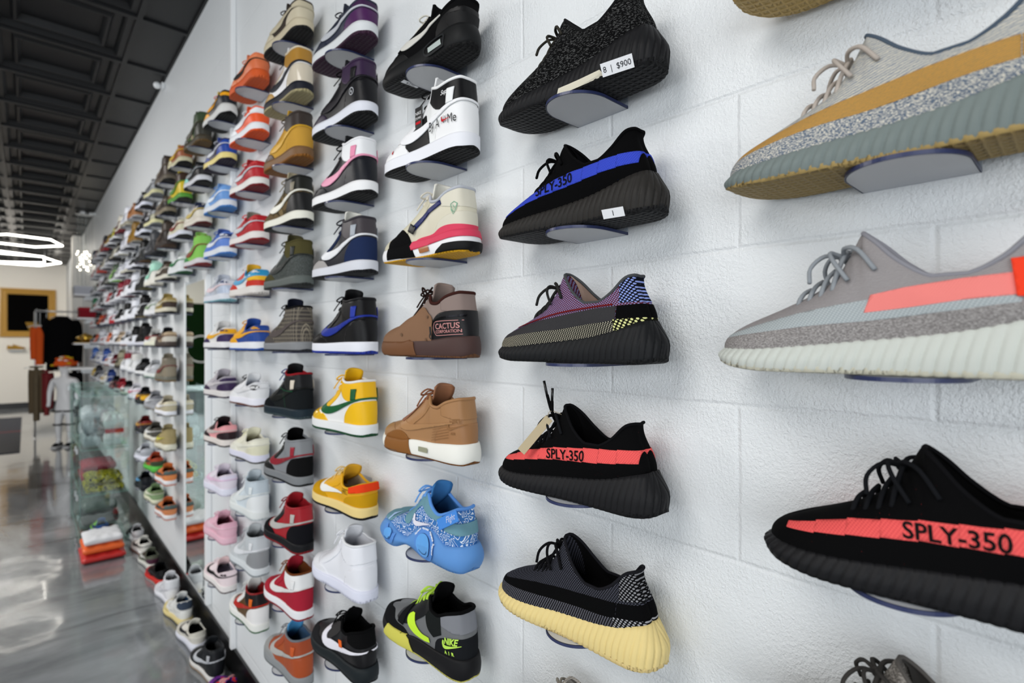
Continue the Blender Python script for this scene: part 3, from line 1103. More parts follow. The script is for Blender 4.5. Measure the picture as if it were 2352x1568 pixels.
# panel outlines in the side view (x, z), per kind of sneaker
SW_HIGH = swoosh_poly(0.200, 0.046, -0.01, 0.098, 0.036, 1.3)
SW_LOW = swoosh_poly(0.202, 0.043, -0.01, 0.068, 0.029, 1.25)
SW_MID = swoosh_poly(0.200, 0.052, 0.030, 0.078, 0.030)
TOE = curve2([(0.150, 0.0), (0.178, 0.040), (0.200, 0.046), (0.222, 0.050), (0.240, 0.0565), (0.262, 0.054)], 3) + [(0.32, 0.05), (0.32, 0.0)]
PAN = {
 'high': [('toe_overlay', 'toe', [TOE], .0010),
          ('ankle_panel', 'ankle', [[(-.03, .100)] + curve2([(.02, .094), (.05, .086), (.078, .090), (.098, .108), (.116, .122), (.128, .150)], 3) + [(.128, .17), (-.03, .17)]], .0012),
          ('heel_panel', 'heel', [[(-.03, 0), (-.03, .088)] + curve2([(.01, .088), (.04, .080), (.066, .062), (.082, .040), (.088, 0)], 3)], .0010),
          ('eyestay', 'eye', [curve2([(.104, .165), (.100, .128), (.112, .104), (.135, .082), (.165, .062), (.190, .052), (.212, .054)], 3) + [(.214, .062), (.205, .080), (.17, .11), (.14, .15), (.125, .17)]], .0018),
          ('swoosh', 'sw', [SW_HIGH], .0028),
          ('pull_tab', 'tab', [[(.028, .091), (.043, .089), (.041, .117), (.026, .118)]], .0040)],
 'low': [('toe_overlay', 'toe', [TOE], .0010),
         ('heel_panel', 'heel', [[(-.03, 0), (-.03, .062)] + curve2([(.01, .062), (.04, .056), (.066, .048), (.084, .034), (.090, 0)], 3)], .0010),
         ('heel_overlay', 'ankle', [[(-.03, .066), (.030, .062), (.040, .075), (.034, .12), (-.03, .12)]], .0012),
         ('eyestay', 'eye', [curve2([(.100, .12), (.098, .088), (.112, .070), (.140, .060), (.165, .052), (.190, .049), (.212, .054)], 3) + [(.214, .062), (.205, .080), (.17, .11), (.13, .13)]], .0018),
         ('swoosh', 'sw', [SW_LOW], .0028)],
 'mid': [('toe_overlay', 'toe', [TOE], .0010),
         ('heel_panel', 'heel', [[(-.03, 0), (-.03, .080)] + curve2([(.02, .078), (.055, .070), (.080, .052), (.092, 0)], 3)], .0010),
         ('ankle_panel', 'ankle', [[(-.03, .088), (.03, .086), (.06, .092), (.07, .16), (-.03, .16)]], .0012),
         ('eyestay', 'eye', [curve2([(.104, .145), (.100, .112), (.118, .090), (.140, .074), (.165, .058), (.190, .052), (.212, .056)], 3) + [(.214, .066), (.205, .085), (.17, .115), (.13, .15)]], .0018),
         ('swoosh', 'sw', [SW_MID], .0028)],
 'runner': [('toe_overlay', 'toe', [TOE], .0010),
            ('heel_panel', 'heel', [[(-.03, 0), (-.03, .075)] + curve2([(.02, .075), (.05, .068), (.078, .050), (.095, 0)], 3)], .0010),
            ('eyestay', 'eye', [curve2([(.100, .13), (.098, .095), (.112, .075), (.140, .064), (.165, .055), (.190, .050), (.212, .056)], 3) + [(.214, .066), (.205, .083), (.17, .115), (.13, .14)]], .0018),
            ('swoosh', 'sw', [swoosh_poly(0.198, 0.050, 0.060, 0.070, 0.030, 1.25)], .0028)],
 'yeezy': [], 'bubble': [],
}
# a pair of hand-made variants of a part inherit the same panels
DEFAULT = dict(mid='e9e9ea:rubber', out='1a1a1c:rubber', lin='18181a:cloth', trim=None, tng=None, lace=None)

def build_shoe(typ, lod, c, loc, label, group, rotz=PI / 2, name='sneaker', cat='sneaker', tilt=0.0, skip=()):
    L = last(typ, lod)
    d = dict(DEFAULT)
    d.update(c)
    root = thing(name, loc, label, cat, group, (0, 0, rotz))
    if tilt:
        root.rotation_euler = (0, tilt, rotz)
    base = M(d['up'])
    ofs = Vector((-0.148, 0, 0))
    def part(pn, me, material):
        o = link_mesh(pn, me, material, root)
        o.location = ofs
        return o
    part('upper', L.get('upper'), base)
    if 'lining' not in skip:
        part('lining', L.get('lining'), M(d['lin'], 'cloth'))
    part('collar', L.get('collar'), M(d['trim']) if d['trim'] else (M(d.get('ankle')) if d.get('ankle') and typ == 'high' else base))
    part('midsole', L.get('midsole'), M(d['mid'], 'rubber'))
    part('outsole', L.get('outsole'), M(d['out'].replace(':rubber', ''), 'tread'))
    if L.sp['throat']:
        part('tongue', L.get('tongue'), M(d['tng']) if d['tng'] else base)
    if 'laces' not in skip:
        part('laces', L.get('laces'), M(d['lace'] or d.get('tng') or d['up'], 'cloth'))
    for pn, key, polys, off in PAN[typ]:
        if d.get(key) is None:
            continue
        k2 = 1.6 if lod == 'lo' else 1.0
        part(pn, L.panel(key, polys, off * k2), M(d[key]))
    return root, L, part

ROWS = [.94, .75, .555, .362, .168, -.032, -.235, -.437, -.64, -.84, -1.04]
def coly(k):
    return 0.128 + 0.4036 * k if k else 0.122

# ------------------------------------------------------------------ clear acrylic brackets
def acrylic():
    m, nt, b = nodes_of('acrylic with painted reflection')
    out = nt.nodes['Material Output']
    tr = add(nt, 'ShaderNodeBsdfTransparent')
    tr.inputs[0].default_value = (0.92, 0.93, 0.95, 1)
    b.inputs['Base Color'].default_value = (0.80, 0.81, 0.83, 1)  # pale body colour stands in for the white wall and floor mirrored in the plate
    b.inputs['Roughness'].default_value = 0.12
    mx = add(nt, 'ShaderNodeMixShader')
    mx.inputs[0].default_value = 0.62
    nt.links.new(tr.outputs[0], mx.inputs[1])
    nt.links.new(b.outputs[0], mx.inputs[2])
    nt.links.new(mx.outputs[0], out.inputs['Surface'])
    return m
def acrylic_clear():
    m, nt, b = nodes_of('clear acrylic')
    out = nt.nodes['Material Output']
    tr = add(nt, 'ShaderNodeBsdfTransparent')
    tr.inputs[0].default_value = (0.93, 0.95, 0.98, 1)
    b.inputs['Base Color'].default_value = (0.6, 0.62, 0.66, 1)
    b.inputs['Roughness'].default_value = 0.08
    mx = add(nt, 'ShaderNodeMixShader')
    mx.inputs[0].default_value = 0.15
    nt.links.new(tr.outputs[0], mx.inputs[1])
    nt.links.new(b.outputs[0], mx.inputs[2])
    nt.links.new(mx.outputs[0], out.inputs['Surface'])
    return m
ACR, ACRC = acrylic(), acrylic_clear()
EDGE = mat('2b3358', 'plastic')
BRK = {}
def bracket_meshes(lod):
    if lod in BRK:
        return BRK[lod]
    n = {'hi': 40, 'mid': 20, 'lo': 10}[lod]
    # plan outline, local x = along wall, y = away from the wall; top of plate at z = 0
    pts = [(-0.050, 0.0), (-0.050, 0.055)]
    for i in range(1, n):
        a = PI - PI * i / n
        pts.append((0.050 * math.cos(a), 0.055 + 0.055 * math.sin(a)))
    pts += [(0.050, 0.055), (0.050, 0.0)]
    t = 0.0045
    bm = bmesh.new()
    top = [bm.verts.new((x * .992, y * .996, -0.0003)) for x, y in pts]
    bot = [bm.verts.new((x * .992, y * .996, -t)) for x, y in pts]
    bm.faces.new(top)
    bm.faces.new(bot[::-1])
    plate = bm_mesh(bm, 'plate', False)
    bm = bmesh.new()
    A = [bm.verts.new((x, y, -0.0003)) for x, y in pts]
    B = [bm.verts.new((x, y, -t)) for x, y in pts]
    A2 = [bm.verts.new((x * .97, y * .985, -0.0003)) for x, y in pts]
    B2 = [bm.verts.new((x * .97, y * .985, -t)) for x, y in pts]
    for i in range(len(pts) - 1):
        bm.faces.new((A[i], B[i], B[i + 1], A[i + 1]))
        bm.faces.new((A2[i], A[i], A[i + 1], A2[i + 1]))
        bm.faces.new((B[i], B2[i], B2[i + 1], B[i + 1]))
    edge = bm_mesh(bm, 'edge', False)
    bm = bmesh.new()
    box(bm, -0.05, 0.05, 0.0, 0.003, -t, 0.072)
    es = [e for e in bm.edges if all(v.co.z > .05 for v in e.verts) and abs(e.verts[0].co.x - e.verts[1].co.x) < 1e-5]
    bmesh.ops.bevel(bm, geom=es, offset=0.012, segments=4 if lod != 'lo' else 2, affect='EDGES')
    back = bm_mesh(bm, 'back_plate', False)
    BRK[lod] = (plate, edge, back)
    return BRK[lod]

def bracket(k, z, lod, label):
    root = thing('shoe_bracket', (WALL - 0.0005, coly(k), z), label, 'bracket', 'clear brackets on the shoe wall', (0, 0, PI / 2))
    pl, ed, bk = bracket_meshes(lod)
    link_mesh('plate', pl, ACR, root)
    link_mesh('plate_edge', ed, EDGE, root)
    link_mesh('back_plate', bk, ACRC, root)
    return root

XS = 0.6235    # centre line of the shoes on the brackets
def lod_of(k):
    return 'hi' if k <= 2 else ('mid' if k <= 6 else 'lo')

def place(k, r, typ, c, desc, **kw):
    z = HC + ROWS[r]
    where = kw.pop('where', None)
    dx = kw.pop('dy', 0.0)
    z += kw.pop('dz', 0.0)
    size = kw.pop('size', 1.0)
    label = desc + (' ' + where if where else '')
    root, L, part = build_shoe(typ, lod_of(k), c, (XS, coly(k) + dx, z + 0.0005), label, GROUPS(k), **kw)
    bl = 'clear bracket under the ' + label
    root.scale = (size, size, size)
    ws = bl.split()
    bracket(k, z, lod_of(k), ' '.join(ws[:16]))
    return root, L, part

def GROUPS(k):
    return 'sneakers on the wall brackets'

# ------------------------------------------------------------------ writing helpers
def add_text(root, L, part, name, s, size, x, z, color, off=0.001, src='upper', **kw):
    me = L.decal(name, text_bm(s, size, x, z, **kw), off, src)
    return part(name, me, M(color, 'matte'))
def add_poly(root, L, part, name, poly, color, off=0.0012, src='upper', thick=0.0014):
    me = L.panel(name + str(len(L.cache)), poly if isinstance(poly[0][0], tuple) else [poly], off, src, thick)
    return part(name, me, M(color))
def add_side(L, part, name, poly, color, off=0.0012, src='upper', fin='matte', cuts=3):
    """a flat shape applied to the visible side only"""
    return part(name, L.decal(name, poly_bm(poly, cuts), off, src), M(color, fin))
def add_line(L, part, name, pts, w, color, off=0.0012, src='upper', closed=False):
    return part(name, L.decal(name, strip_bm(pts, w, closed), off, src), M(color, 'matte'))
def tube_part(part, name, paths, r, color, fin='cloth', n=7, sub=4, closed=False):
    bm = bmesh.new()
    for p in paths:
        tube(bm, p, r, n=n, sub=sub, closed=closed)
    return part(name, bm_mesh(bm, name), M(color, fin))
def stepped(pts, n=3, dz=0.0012):
    """knit stripe edge: little steps between the points"""
    out = []
    for i in range(len(pts) - 1):
        a, b = pts[i], pts[i + 1]
        for k in range(n):
            t0, t1 = k / n, (k + 1) / n
            z = a[1] + (b[1] - a[1]) * t0
            out += [(a[0] + (b[0] - a[0]) * t0, z), (a[0] + (b[0] - a[0]) * t1, z)]
    out.append(pts[-1])
    return out
def price_tag(part, L, x, z, s1, rot=0.0, w=0.05, h=0.018, under=False):
    bm = bmesh.new()
    box(bm, -w / 2, w / 2, -0.0006, 0.0006, -h / 2, h / 2)
    me = bm_mesh(bm, 'price_sticker', False)
    o = part('price_sticker', me, mat('f4f4f6', 'matte'))
    return o

KN = 'knit'
BLKK = pat('speck', '060607', '0b0b0c', 1.0)

# ---- column nearest the viewer (five low knit runners with ribbed soles)
def ribbed(k, r, c, desc, **kw):
    return place(k, r, 'yeezy', c, desc, **kw)

def stripe_poly(top, bot, n=9):
    # knit stripe drawn as a row of level blocks, like the stitched-in band
    xs = [top[0][0] + (top[-1][0] - top[0][0]) * i / n for i in range(n + 1)]
    f = lambda tab, x: table([(-a, b) for a, b in tab], -x)[0]
    return [[(a + .0002, f(bot, a) + .0005), (a + .0002, f(top, a) + .0005), (b - .0002, f(top, b) - .0005), (b - .0002, f(bot, b) - .0005)] for a, b in zip(xs, xs[1:])]
STRIPE = stripe_poly([(.280, .043), (.265, .047), (.235, .058), (.20, .067), (.165, .075), (.13, .079), (.09, .083), (.055, .086), (.026, .088)],
                     [(.280, .038), (.265, .040), (.235, .046), (.20, .052), (.165, .057), (.13, .060), (.09, .064), (.055, .068), (.026, .071)])
LOWB = curve2([(-.03, .0), (-.03, .066), (.05, .062), (.10, .056), (.15, .050), (.20, .046), (.25, .040), (.30, .034)], 3) + [(.31, 0)]
LOWTOE = curve2([(.13, .0), (.135, .053), (.17, .050), (.20, .046), (.25, .040), (.31, .034)], 3) + [(.31, 0)]
HEELTOP = [(-.03, .088), (.052, .084), (.058, .14), (-.03, .14)]
MIDBAND = curve2([(.30, .036), (.25, .050), (.20, .062), (.15, .070), (.10, .076), (.055, .080)], 3) + curve2([(.055, .060), (.10, .056), (.15, .050), (.20, .046), (.25, .040), (.30, .034)], 3)
MIDHEEL = [(.054, .061), (.054, .080), (-.03, .086), (-.03, .066)]
HEELLOW = [(.060, .0), (.058, .0615), (-.03, .0665), (-.03, .0)]

# sand and grey knit, third bracket up
root, L, part = ribbed(0, 3, dict(up=pat('rows', '8f959c', 'd6cfbd'), mid='b99a5c:rubber', out='c2a468:rubber', lin='6e7684:cloth', lace='b9b0a6', trim='5a6472:cloth'),
                       'tan gum-soled runner cut off by the top edge at right', dz=.022)
root, L, part = ribbed(0, 4, dict(up=pat('rows', '7f8896', 'cfc9b8', 1.1), mid='76807e:rubber', out='a58d59:rubber', lin='525b68:cloth', lace='b5aba2', trim='4e5a68:cloth'),
                       'grey and cream knit runner with ochre side band and beige laces', dy=.010)
part('ochre_band', L.panel('ob', [MIDBAND, MIDHEEL], .0009), pat('rows', 'c1904a', '8a7a52', 1.6, None, .75))
part('side_knit', L.panel('sk', [LOWB], .0008), pat('marl', '5d6b7d', 'd8d2c4', 2.6, None, .5))
# grey knit with coral stripe
root, L, part = ribbed(0, 5, dict(up=pat('rows', '8b8687', '9f9b9b', 1.8), mid='c9cdc6:rubber', out='c7c4b2:rubber', lin='77757a:cloth', lace='92979c', trim='8b8b92:cloth'),
                       'light grey knit runner with coral stripe, red heel tab and pale sole', dy=.012, size=1.03)
part('side_stripe', L.panel('ss1', [[(.155, .073), (.13, .078), (.09, .083), (.05, .086), (.05, .068), (.09, .065), (.13, .060), (.160, .057)]], .0010), mat('f48a84', KN))
part('grey_band', L.panel('ss2', [MIDBAND], .0006), pat('weave', '9ea6a9', 'b9c0c1', 1.2))
part('side_knit', L.panel('sk', [LOWTOE], .0008), pat('marl', '7c7877', 'a9a5a3', 2.6, None, .5))
part('heel_tab', L.panel('htab', [[(.022, .062), (.058, .066), (.062, .096), (.024, .100)]], .0030), mat('f2452b', 'cloth'))
# black with coral stripe, right edge
def coral(k, r, desc, **kw):
    root, L, part = ribbed(k, r, dict(up=pat('speck', '09090a', 'c74848', 1.0, None, .42), mid='1b1b1d:rubber', out='141416:rubber', lin='0b0b0c:cloth', lace='17181b', trim='101012:cloth'), desc, **kw)
    part('side_stripe', L.panel('stripe', STRIPE, .0010), pat('weave', 'f0625f', 'e04f52', 1.2))
    me = L.cache.get('sply') or L.decal('sply', text_bm('SPLY-350', .0200, .178, .0575, rot=.085, xs=.95, bold=.0003), .0022)
    L.cache['sply'] = me
    part('side_lettering', me, mat('0c0a0b', 'matte'))
    return root, L, part
root, L, part = coral(0, 6, 'black runner with coral stripe cut off by the right frame edge', dy=-.036)
# toggle on the cord
root, L, part = ribbed(0, 7, dict(up=pat('marl', '5b5753', '8f8a84', 1.2), mid='8b8680:rubber', out='77726c:rubber', lin='3c3a38:cloth', lace='3a3836', trim='55524f:cloth'),
                       'dark grey marled runner at the bottom right edge', dy=-.016, dz=-.006)

# ---- second column
root, L, part = ribbed(1, 3, dict(up=pat('marl', '0a0a0b', '4a4a4a', 1.3, None, .55), mid='19191b:rubber', out='121214:rubber', lin='0c0c0d:cloth', lace='34322c', trim='1a1a1b:cloth'),
                       'all black marled runner with white price sticker on heel')
def sticker(part, lines, dx, dy, dz, rx, rz, w=.046, h=.017):
    bm = bmesh.new()
    box(bm, -w / 2, w / 2, -h / 2, h / 2, -.0003, .0003)
    o = part('price_sticker', bm_mesh(bm, 'price_sticker', False), mat('f1f2f5', 'matte'))
    o.location = (dx - .148, dy, dz)
    o.rotation_euler = (rx, 0, rz)
    b2 = text_bm(lines, .0105, 0, 0, rot=0, align='CENTER', sub=False)
    for v in b2.verts:
        v.co = Vector((v.co.x, -.003 - v.co.z + .003 - .003, -.0005)) if False else Vector((v.co.x, v.co.z - .0035, -.0006))
    t = link_mesh('price_writing', bm_mesh(b2, 'price_writing', False), mat('22232a', 'matte'), o)
    return o
sticker(part, '8  |  $900', .046, .040, .0065, math.radians(58), PI * 0.06)
part('cushion_window', L.decal('cw', poly_bm([(.070, .004), (.155, .003), (.150, .012), (.076, .013)], 3), .0012, 'sole'), mat('d9d3c0', 'rubber'))
# blue stripe
root, L, part = ribbed(1, 4, dict(up=pat('speck', '070708', '1d2f9a', 1.0, None, .42), mid='2a2826:rubber', out='141416:rubber', lin='0a0a0c:cloth', lace='0a0a0b', trim='0a0a0b:cloth'),
                       'black runner with royal blue stripe and smoky ribbed sole')
part('side_stripe', L.panel('stripe', STRIPE, .0010), pat('weave', '3d4fc4', '2f3fae', 1.2))
part('side_lettering', L.get('upper') and L.decal('sply2', text_bm('SPLY-350', .0200, .200, .0555, rot=.12, xs=.95, bold=.0003), .0022), mat('08080a', 'matte'))
sticker(part, '1', .052, .0405, .0045, math.radians(60), PI * .05, .032, .013)
# multi-colour knit
root, L, part = ribbed(1, 5, dict(up=pat('weave', '5a2430', '8e93c4', 1.0, None, .5), mid='1a1b1d:rubber', out='141516:rubber', lin='a78f82:suede', lace='2b2a29', trim='4a4c4e:cloth'),
                       'multicolour knit runner with maroon, lilac and yellow zones, black sole')
part('charcoal_band', L.panel('cb', [MIDBAND], .0009), mat('3a393b', KN))
part('heel_block', L.panel('hb', [MIDHEEL], .0010), mat('0b0b0c', KN))
part('side_knit', L.panel('lb', [LOWB], .0008), pat('weave', '0f0f10', 'b9b3a0', 1.0, None, .5))
part('yellow_knit', L.panel('hl', [HEELLOW], .0012), pat('weave', '15150f', 'dfe09a', .6, None, .4))
part('blue_knit', L.panel('ht', [HEELTOP], .0009), pat('weave', '10131c', '8fa0e0', .75, None, .4))
part('red_line', L.decal('rl', strip_bm(curve2([(.25, .053), (.21, .062), (.16, .073), (.11, .078), (.06, .082)], 5), .0022), .0016), mat('6a1a1d', KN))
# coral with tag
root, L, part = coral(1, 6, 'black runner with coral stripe and a hanging paper tag')
tube_part(part, 'lace_ends', [[(.186, 0, .100), (.192, .012, .125), (.200, .014, .150)], [(.186, 0, .100), (.186, .016, .120), (.184, .020, .142)]], .0026, '0c0c0d')
tube_part(part, 'lace_tips', [[(.200, .014, .148), (.206, .015, .172)], [(.184, .020, .140), (.182, .021, .162)]], .0022, '050506', 'plastic', sub=1)
bm = bmesh.new()
box(bm, -.007, .007, -.0005, .0005, -.034, .034, .0003)
o = part('paper_tag', bm_mesh(bm, 'paper_tag', False), mat('b9aa8c', 'matte'))
o.location = (.199 - .148, .042, .090)
o.rotation_euler = (0.35, -.62, .30)
tube_part(part, 'tag_string', [[(.179, .036, .117), (.186, .022, .126), (.176, .010, .122), (.170, .004, .112), (.182, .010, .100)]], .0006, 'b8ab92', n=4)
# carbon with yellowed sole
root, L, part = ribbed(1, 7, dict(up=pat('weave', '17181b', '4f505c', 1.1, None, .5), mid='e6d08f:rubber', out='e2c98a:rubber', lin='0c0c0d:cloth', lace='131315', trim='1c1c20:cloth'),
                       'black and slate knit runner with yellowed ribbed sole')
part('black_band', L.panel('bb2', [MIDBAND, MIDHEEL], .0009), mat('0b0b0c', KN))
part('side_knit', L.panel('lb', [LOWB], .0008), pat('weave', '0d0d0f', '70707a', 1.0, None, .5))
part('heel_knit', L.panel('hl', [HEELLOW], .0012), pat('weave', '121214', 'a3a3a8', .7, None, .45))
part('heel_collar_knit', L.panel('ht', [HEELTOP], .0009), pat('weave', '0c0c0e', '8c8c90', .8, None, .45))
place(1, 8, 'yeezy', dict(up=pat('rows', '8d8780', 'a8a29a'), mid='8a857c:rubber', out='77726c:rubber', lin='55514c:cloth', lace='8a857c'), 'grey brown runner barely showing above the bottom edge', dz=-.022)

# ---- third column
root, L, part = place(2, 2, 'runner', dict(up='0d0d0e:suede', toe='101011', heel='121213', eye='0b0b0c:cloth', sw='cfcdc6', mid='161718:rubber', out='0e0e0f:rubber', lace='d9d5c8', tng='121213:cloth', lin='0c0c0d:cloth'),
                      'black trainer with grey-white tick and air window cut by top edge')
L.cache.setdefault('airw', L.decal('airw', poly_bm([(.055, .014), (.098, .014), (.100, .024), (.058, .025)], 2), .0016, 'sole'))
part('air_window_frame', L.decal('awf', strip_bm(curve2([(.050, .010), (.104, .010), (.108, .029), (.050, .030), (.050, .010)], 3), .004), .003, 'sole'), mat('202224', 'rubber'))
part('air_window', L.cache['airw'], mat('b4bfbb', 'plastic'))
part('heel_clip', L.panel('hclip', [[(-.03, .030), (.030, .030), (.045, .052), (.040, .066), (-.03, .066)]], .0028), mat('141415', 'rubber'))
sticker(part, '$250', .205, .012, -.0008, 0.0, PI * .5, .040, .013)

root, L, part = place(2, 3, 'high', dict(up='eceded', toe='f1f1f2', ankle='101012', heel='f0f0f1', eye='ededee', sw='f1f1f3', tab='eceded', mid='ecedf3:rubber', out='0b0b0c:rubber', lace='151516', tng='f0f0f0', lin='ededed:cloth', trim='f2f2f2'),
                      'white and black high top with script lettering and hang tag')
part('quarter_panel', L.panel('qp', [curve2([(.102, .0), (.104, .050), (.110, .075), (.118, .092), (.135, .082), (.165, .058), (.178, .040), (.150, 0)], 3)], .0010), mat('0f0f11'))
part('side_lettering', L.decal('bam', text_bm('By A', .0255, .099, .051, rot=.02, bold=-.0001, shear=.1, xs=.70), .0036), mat('111114', 'matte'))
part('side_lettering', L.decal('bam2', text_bm('NY', .020, .0585, .055, bold=-.0003, xs=.66), .0036), mat('2a2a30', 'matte'))
part('side_lettering', L.decal('bam3', text_bm('Me', .0245, .0395, .052, bold=-.0001, xs=.66), .0036), mat('111114', 'matte'))
part('red_tick', L.decal('rt', poly_bm(swoosh_poly(.056, .058, .034, .061, .009), 1), .0042), mat('c4202a', 'matte'))
part('collar_lettering', L.decal('sup', text_bm('Supr', .0125, .060, .110, shear=.35, bold=.0001), .0030), mat('e9e9ea', 'matte'))
part('cherry_mark', L.decal('ch', poly_bm([(.222 + .0035 * math.cos(a * .7), .040 + .0045 * math.sin(a * .7)) for a in range(9)], 0), .0024), mat('c4202a', 'matte'))
bm = bmesh.new()
box(bm, -.012, .012, -.0012, .0012, -.022, .022, .001)
o = part('hang_tag', bm_mesh(bm, 'hang_tag', False), mat('202022', 'plastic'))
o.location = (.138 - .148, .034, .092)
o.rotation_euler = (0, 0, .05)
for s, z, h, cl in (('NIKE', .006, .009, 'e9e9e9'), ('DUNK', -.003, .007, 'e9e9e9')):
    b2 = text_bm(s, h, 0.0, z, align='CENTER', sub=False)
    for v in b2.verts:
        v.co.y = .0016
    link_mesh('tag_lettering', bm_mesh(b2, 'tl', False), mat(cl, 'matte'), o)
bm = bmesh.new(); box(bm, -.008, .008, .0012, .0017, -.013, -.008)
link_mesh('red_mark', bm_mesh(bm, 'rm', False), mat('c4202a', 'matte'), o)
tube_part(part, 'tag_chain', [[(.136, .030, .114), (.132, .022, .128), (.126, .015, .142)]], .0011, 'b9b9bc', 'metal', n=5)

# cream trainer with rose and yellow sole
root, L, part = place(2, 4, 'mid', dict(up='d8d2bd', toe='d2ccb4', heel='d9d4c2', ankle='dad5c4', eye='d4ceb6', mid='f0f0f2:rubber', out='f0b323:rubber', lace='d8d2c4', tng='e6e3d8:cloth', lin='ecebe6:cloth', trim='b9bcc4:cloth'),
                      'cream trainer with rose and yellow sole and navy side bar')
part('navy_bar', L.panel('nb', [curve2([(.160, .062), (.138, .076), (.105, .091), (.062, .104)], 4) + curve2([(.058, .096), (.100, .083), (.132, .067), (.153, .054)], 4)], .0032), mat('17225e', 'leather'))
part('rose_foxing', L.panel('rf', [curve2([(-.03, .048), (.03, .056), (.065, .054), (.09, .044), (.13, .042), (.152, .036), (.160, .026)], 4) + [(.155, .018), (.10, .022), (.04, .027), (-.03, .030)]], .0022, 'sole'), mat('d8435f', 'rubber'))
part('rose_foxing', L.panel('rf2', [curve2([(-.03, .030), (-.03, .046), (.03, .054), (.065, .052), (.09, .043), (.13, .041), (.150, .036)], 4) + [(.16, .02)]], .0016), mat('d8435f', 'rubber'))
part('black_forefoot_wrap', L.panel('bfw', [curve2([(.160, .0), (.163, .040), (.178, .060), (.198, .064), (.212, .053), (.224, .052), (.236, .044), (.238, .0)], 4)], .0024, sides=1), mat('0f0f10', 'suede'))
part('black_forefoot_wrap', L.panel('bfw2', [[(.145, .004), (.165, .050), (.236, .050), (.238, .006)]], .0020, 'sole', sides=1), mat('0f0f10', 'suede'))
part('air_window', L.decal('aw', poly_bm([(.094, .010), (.126, .009), (.130, .019), (.098, .021)], 2), .0032, 'sole'), mat('a4683c', 'plastic'))
part('black_heel_wrap', L.panel('bhw', [[(-.03, .004), (-.03, .020), (.050, .018), (.070, .009), (.078, .004)]], .0030, 'sole'), mat('101011', 'rubber'))
part('lace_lock', L.panel('ll', [[(.150, .050), (.166, .058), (.158, .072), (.142, .064)]], .0060), mat('111112', 'plastic'))
part('green_heel_mark', L.decal('ghm', strip_bm([(.034, .092), (.028, .096), (.022, .092), (.024, .080), (.028, .072), (.032, .080)], .0016, True), .0024), mat('7fae93', 'matte'))
part('green_heel_mark', L.decal('ghm2', strip_bm([(.030, .090), (.026, .084), (.031, .080), (.026, .076)], .0014), .0024), mat('7fae93', 'matte'))

# brown shroud trainer
root, L, part = place(2, 5, 'mid', dict(up='8f7f78:cloth', ankle='8c7c76:cloth', mid='4c3936:rubber', out='6e4a31:rubber', lace='2a1c18', tng='8f7f78:cloth', lin='5a4a44:cloth', trim='3f231f:cloth'),
                      'brown covered trainer with black zip pocket and pink lettering')
part('black_pocket', L.panel('bp', [curve2([(-.03, .090), (.03, .090), (.07, .084), (.092, .062), (.100, .035)], 4) + [(.100, .0), (-.03, .0)]], .0024), mat('1b1b1d', 'leather'))
part('tan_shroud', L.panel('ts', [curve2([(.300, .0), (.105, .0)], 1) + curve2([(.098, .012), (.092, .040), (.086, .074), (.100, .088), (.128, .100), (.150, .084)], 4) + [(.21, .066), (.30, .070)]], .0042), mat('86664f', 'suede'))
part('gum_toe', L.panel('gt', [[(.142, .004), (.150, .030), (.172, .036), (.192, .031), (.205, .036), (.30, .034), (.31, .004)]], .0026, 'sole'), mat('6f4a30', 'rubber'))
for x, z in ((.098, .080), (.109, .036), (.185, .046)):
    part('rivet', L.decal('rv', poly_bm([(x + .0032 * math.cos(a * .7), z + .0032 * math.sin(a * .7)) for a in range(9)], 0), .0062), mat('6f543f', 'leather'))
part('pocket_lettering', L.decal('cac', text_bm('CACTUS', .0150, .076, .0555, rot=.03, xs=1.05, bold=.0002), .0034), mat('c98f8c', 'matte'))
part('pocket_lettering', L.decal('cac2', text_bm('CORPORATION', .0082, .076, .0475, rot=.03, xs=1.08, bold=.0001), .0034), mat('c98f8c', 'matte'))
part('pocket_lettering', L.decal('cac3', strip_bm(curve2([(.012, .0715), (.070, .0705), (.080, .065), (.082, .055), (.077, .0455), (.068, .0435), (.012, .0455)], 6), .0012), .0034), mat('c98f8c', 'matte'))
part('zip', L.decal('zp', strip_bm(curve2([(.090, .060), (.078, .071), (.055, .077), (.02, .080), (.010, .080)], 6), .0040), .0036), mat('2b2b2e', 'metal'))
part('zip_pull', L.decal('zq', strip_bm([(.0915, .061), (.0925, .046)], .0055), .0046), mat('77787c', 'metal'))
part('zip_pull', L.decal('zr', strip_bm([(.0925 + .0035 * math.cos(a * .8), .042 + .0045 * math.sin(a * .8)) for a in range(8)], .0026, True), .0052), mat('77787c', 'metal'))
tube_part(part, 'cord', [[(.235, .010, .062), (.200, .012, .080), (.165, .014, .102), (.140, .012, .128)], [(.140, .012, .128), (.146, .016, .140), (.156, .014, .142), (.154, .012, .130), (.142, .012, .126)], [(.140, .012, .128), (.132, .012, .134), (.124, .010, .142)]], .0020, '241613')

